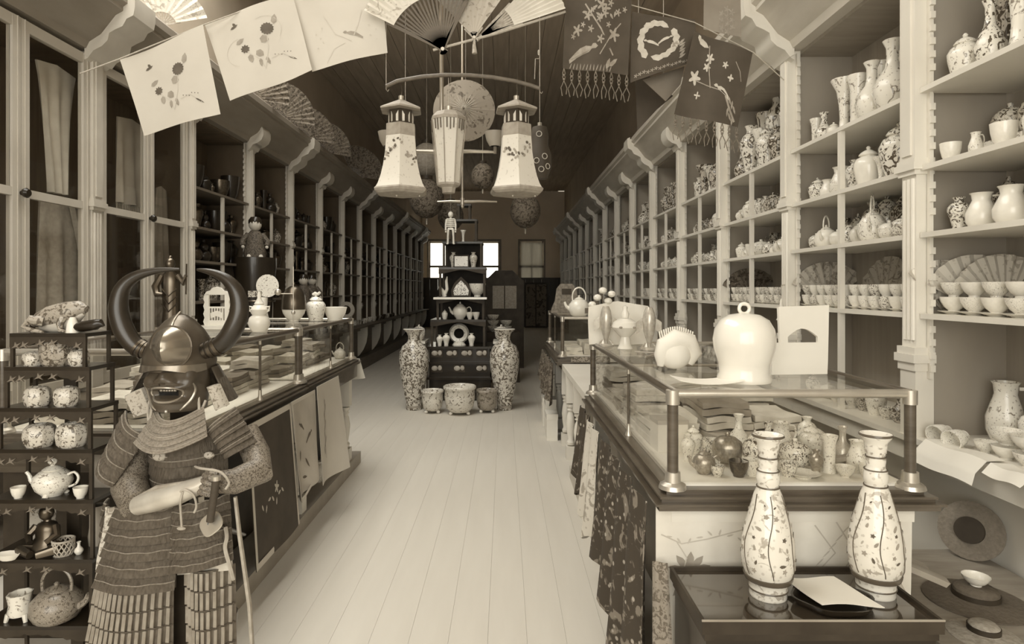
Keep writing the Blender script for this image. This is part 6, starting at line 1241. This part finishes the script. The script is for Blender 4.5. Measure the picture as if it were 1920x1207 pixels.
# screens at the back
SCRP = pmat('flowered_screen_paper', .05, .17, .08, 6, .55, .8)
for i, (px, w, nm) in enumerate(((995, .40, 'left'), (1015, .42, 'right'))):
    T = thing('folding_screen', 'tall flower-painted screen leaf against the back dado, %s one' % nm, 'screen', ((px - CX) / F * 22.0, 22.0, 0), 0, 'screen leaves at the back'); M().box(-w / 2, w / 2, -.02, .02, 0, 1.62).build('frame', BLKW, T, False); M().box(-w / 2 + .03, w / 2 - .03, -.026, -.02, .06, 1.56).build('painted_panel', SCRP, T, False)
T = thing('partition', 'dark boarded partition across the back below the windows', 'partition', (-.4, 22.3, 0)); 
for i in range(18): M().box(-2.6 + i * .29, -2.6 + i * .29 + .283, -.02, .02, 0, 1.74).build('board', WAINS, T, False)
M().box(-2.62, 2.62, -.035, .035, 1.74, 1.80).build('cap_rail', WAINS, T, False)
# ---------------------------------------------------------------- lanterns and gas fittings
LPAPER = pmat('lantern_paper', .46, .62, .52, 26, .66, .6); LTOP = mat('lantern_grey', .30, .7, var=.25, scale=30); LD = pmat('dark_lantern_paper', .05, .09, .45, 12, .44, .6)
LY = 3.0; ls = F / LY
def bell(px, lb):
    T = thing('bell_lantern', lb, 'lantern', P(px, 366, LY), .1, 'bell-shaped paper lanterns'); k = 1 / ls
    def L(pr, n=6, rot=PI / 6): return M().lathe([(r * k, (366 - y) * k) for r, y in pr], n, (0, 0, 0), 1, 1, rot)
    L([(0, 367), (30, 367), (47, 365), (53, 361), (54.5, 357), (52, 354)], 6).build('bottom_rim', LTOP, T, True, None, 20)
    L([(53, 357), (47, 347), (41.5, 332), (36.5, 312), (32.5, 288), (30.5, 262), (29, 236), (27, 236)], 6).build('bell_body', LPAPER, T, True, None, 20)
    L([(30.5, 258), (30, 236), (26, 234), (0, 234)], 6).build('grey_band', LTOP, T, True, None, 20)
    ch = L([(0, 234), (24, 234), (24, 208), (0, 208)], 6).build('upper_chamber', BLKW, T, True, None, 20)
    for a in range(6):
        t = a * PI / 3 + PI / 6 + PI / 6; mm = M().prism([(-8 * k, 0), (8 * k, 0), (8 * k, 12 * k), (4 * k, 19 * k), (0, 22 * k), (-4 * k, 19 * k), (-8 * k, 12 * k)], -.001, .001); mm.tf(Matrix.Rotation(t, 4, 'Z') @ Matrix.Translation((0, -21.6 * k, (366 - 232) * k))); mm.build('arched_window', LPAPER, ch, False)
    L([(42, 209), (42, 206), (24, 197), (10, 190), (6, 188), (0, 188)], 6).build('roof', LTOP, T, True, None, 20)
    M().tube([(0, 0, 178 * k), (0, 0, 186 * k)], 5 * k, 10).build('finial', STEEL, T)
    M().tube([(0, 0, 186 * k), (.004, 0, 196 * k), (0, 0, 207 * k)], .0018, 6).build('hook', IROND, T)
    for i in range(26):
        t = -PI / 2 + R.uniform(-1.0, 1.0); y = 278 + 14 * math.sin(t * 3 + px) + R.uniform(-9, 12) + 16 * abs(t + PI / 2); Rr = lerp(30.5, 36.5, (y - 262) / 50) * k; fc = round(t / (PI / 3)) * PI / 3; rr = Rr * .866 / math.cos(t - fc) + .001
        mm = M().ball((0, 0, 0), .010, 6, R.uniform(.4, .9), .12, R.uniform(.5, 1)); mm.tf(Matrix.Translation((rr * math.cos(t), rr * math.sin(t), (366 - y) * k)) @ Matrix.Rotation(fc, 4, 'Z') @ Matrix.Rotation(R.uniform(-1, 1), 4, 'X')); mm.build('painted_leaf', (INKM, INK, INKM)[i % 3], T)
    for x in (-.02, .09): M().ball((x, -.02, -.004), .006, 8).build('stud', STEEL, T)
    return T
bell(752, 'bell-shaped white paper lantern with flowers, left of the pair'); bell(968, 'bell-shaped white paper lantern with flowers, right of the pair')
T = thing('tapered_lantern', 'tapering octagonal white paper lantern hung between the bells', 'lantern', P(841, 362, 3.05), .2); k = 3.05 / F
def L(pr, n=8): return M().lathe([(r * k, (362 - y) * k) for r, y in pr], n, (0, 0, 0), 1, 1, PI / 8)
L([(0, 362), (12, 362), (14, 352), (22, 348), (22, 344)]).build('bottom_cap', LTOP, T, True, None, 20); L([(21, 346), (24, 300), (29, 255), (33, 226)]).build('paper_body', LPAPER, T, True, None, 20)
L([(34, 228), (34, 222), (24, 212), (14, 209), (0, 209)]).build('top_cap', LTOP, T, True, None, 20); M().tube([(0, 0, (362 - 210) * k), (0, 0, (362 - 200) * k)], 7 * k, 10).build('finial', STEEL, T)
for a in range(8):
    t = a * PI / 4 + PI / 8
    M().tube([(34 * k * math.cos(t), 34 * k * math.sin(t), (362 - 226) * k), (22 * k * math.cos(t), 22 * k * math.sin(t), (362 - 346) * k)], .0025, 5).build('edge_strip', INKM, T)
    for q in range(-1, 2):
        w = t + PI / 8 + q * .2; M().tube([(32.6 * k * math.cos(w), 32.6 * k * math.sin(w), (362 - 228) * k), (30.6 * k * math.cos(w), 30.6 * k * math.sin(w), (362 - 246 - 3 * (q == 0)) * k)], .003, 5).build('painted_drip', INK, T)
M().tube([(0, 0, (362 - 200) * k), (0, 0, (362 - 146) * k)], .0015, 5).build('cord', ROPE, T)
T = thing('dark_gourd_lantern', 'dark round-patterned gourd lantern hung behind the right bell', 'lantern', P(1012, 335, 3.5)); k = 3.5 / F
M().lathe([(0, 0), (14 * k, 0), (22 * k, 20 * k), (22 * k, 45 * k), (16 * k, 62 * k), (17 * k, 80 * k), (14 * k, 96 * k), (0, 100 * k)], 18).build('body', mat('dark_paper', .05, .6), T); M().tube([(0, 0, 98 * k), (0, 0, 105 * k)], 4 * k, 8).build('cap', STEEL, T)
for i, (a, h) in enumerate(((-1.9, 30), (-1.2, 38), (-1.5, 14), (-1.7, 80), (-.9, 20))): 
    r = (22.3 if h < 50 else 17) * k; M().tube([(r * math.cos(a) + 5 * k * math.cos(t) * -math.sin(a), r * math.sin(a) + 5 * k * math.cos(t) * math.cos(a), h * k + 5 * k * math.sin(t)) for t in (2 * PI * q / 12 for q in range(13))], .0025, 5).build('pale_ring', EMBW, T)
M().tube([(0, 0, 104 * k), (0, 0, ZC - T.location.z)], .0015, 5).build('cord', ROPE, T)
# bent bar carrying the lanterns
T = thing('bent_hanging_bar', 'bent wooden bar on two cords carrying the paper lanterns', 'bar', P(868, 142, LY)); o = T.location.copy()
M().tube([P(x, y, LY) - o for x, y in ((724, 162), (745, 152), (790, 144), (835, 140.5), (880, 141), (925, 145), (965, 152), (995, 160), (1012, 166))], .0095, 10).build('bar', LWOOD, T)
for x, y in ((724, 160), (1012, 164)):
    p = P(x, y, LY) - o; M().tube([p, p + Vector((0, 0, ZC - T.location.z - p.z))], .002, 5).build('cord', ROPE, T); M().tube([p, p + Vector((.0, 0, -.02)), p + Vector((.008, 0, -.03)), p + Vector((.014, 0, -.02))], .0025, 5).build('hook', STEEL, T)
p = P(1010, 110, LY) - o; M().tube([p, p + Vector((-.016, 0, .0)), p + Vector((-.02, 0, -.1))], .002, 5).ball(p + Vector((0, 0, .03)), .005, 6, 3).build('cord_knot', ROPE, T)
# gas pendants
def gasolier(lb, px, Y, yt, arms, shades):
    T = thing('gas_pendant', lb, 'gas lamp', P(px, yt, Y)); o = T.location.copy(); k = Y / F
    M().tube([(0, 0, ZC - o.z), (0, 0, 0)], .011, 10).build('pipe', BRASS, T)
    for x in arms: M().tube([(0, 0, .0), ((x - px) * k * .5, 0, .004), ((x - px) * k, 0, 0)], [.013, .010, .007], 8).build('arm', BRASS, T)
    for x, h in shades: 
        s_ = M().lathe([(.028, .0), (.045, .03), (.055, .075), (.053, .075), (.04, .03), (.024, 0)], 18, ((x - px) * k, 0, .03)).build('shade', mat('ribbed_shade', .3, .5), T); M().tube([((x - px) * k, 0, -.01), ((x - px) * k, 0, .04)], .009, 8).build('burner', BRASS, T)
    M().tube([(0, 0, -.03), (0, 0, .03)], .02, 10).ball((0, 0, -.04), .016, 8).build('hub', BRASS, T)
    M().lathe([(.0, .01), (.06, 0), (.03, -.03), (.012, -.04), (0, -.04)], 14, (0, 0, ZC - o.z - .01)).build('ceiling_rose', BRASS, T)
gasolier('brass gas pendant with two arms behind the paper lanterns', 828, 3.25, 285, (728, 930), ((728, 0), (928, 0)))
gasolier('farther brass gas pendant with cross arms above tiered stand', 867, 5.2, 378, (820, 932), ())
# paper parasol disc
T = thing('paper_parasol', 'open round paper parasol with painted leaves hanging behind lanterns', 'parasol', P(870, 207, 4.7)); r = 58 * 4.7 / F
m = M(); n = 28
m.slab(lambda u, v: (r * v * math.cos(u * 2 * PI), .06 * (v - .9) + .004 * (round(u * 56) % 2), r * v * math.sin(u * 2 * PI)), 56, 6, .003).build('canopy', pmat('parasol_paper', .09, .24, .18, 14, .58, .8), T)
for i in range(28): a = i * 2 * PI / 28; M().tube([(0, -.055, 0), (r * .98 * math.cos(a), .006, r * .98 * math.sin(a))], .0022, 4).build('rib', ROPE, T)
M().tube([(0, -.08, 0), (0, .3, 0)], .008, 8).build('handle', LWOOD, T); M().tube([(0, .2, 0), (0, .2, ZC - T.location.z)], .0015, 4).build('cord', ROPE, T)
# dim round lanterns and trinkets farther down the ceiling
for i, (px, py, Y, r, mt) in enumerate(((800, 300, 9, .22, LTOP), (760, 320, 7, .12, FAND), (985, 395, 8, .2, FAND), (905, 330, 7.5, .14, FAND), (845, 405, 9.5, .2, FAND), (970, 330, 9.5, .3, FAND), (800, 372, 8.5, .24, FAND))):
    T = thing('round_lantern', 'dim hanging round paper lantern far down the aisle, %s' % ('pale one left', 'small one behind left bell', 'below the right bell', 'right of far pendant', 'left above skeleton', 'behind the right bell', 'below the left bell')[i], 'lantern', P(px, py, Y), 0, 'dim lanterns hung down the aisle'); M().ball((0, 0, 0), r, 18, 1.15).build('paper_globe', mt, T)
    M().tube([(0, 0, r * 1.1), (0, 0, r * 1.3)], r * .35, 10).build('cap', BLKW, T); M().tube([(0, 0, r), (0, 0, ZC - T.location.z)], .003, 4).build('cord', ROPE, T); M().tube([(0, 0, -r * 1.15), (0, 0, -r * 1.5)], .01, 6).build('tassel', ROPE, T)
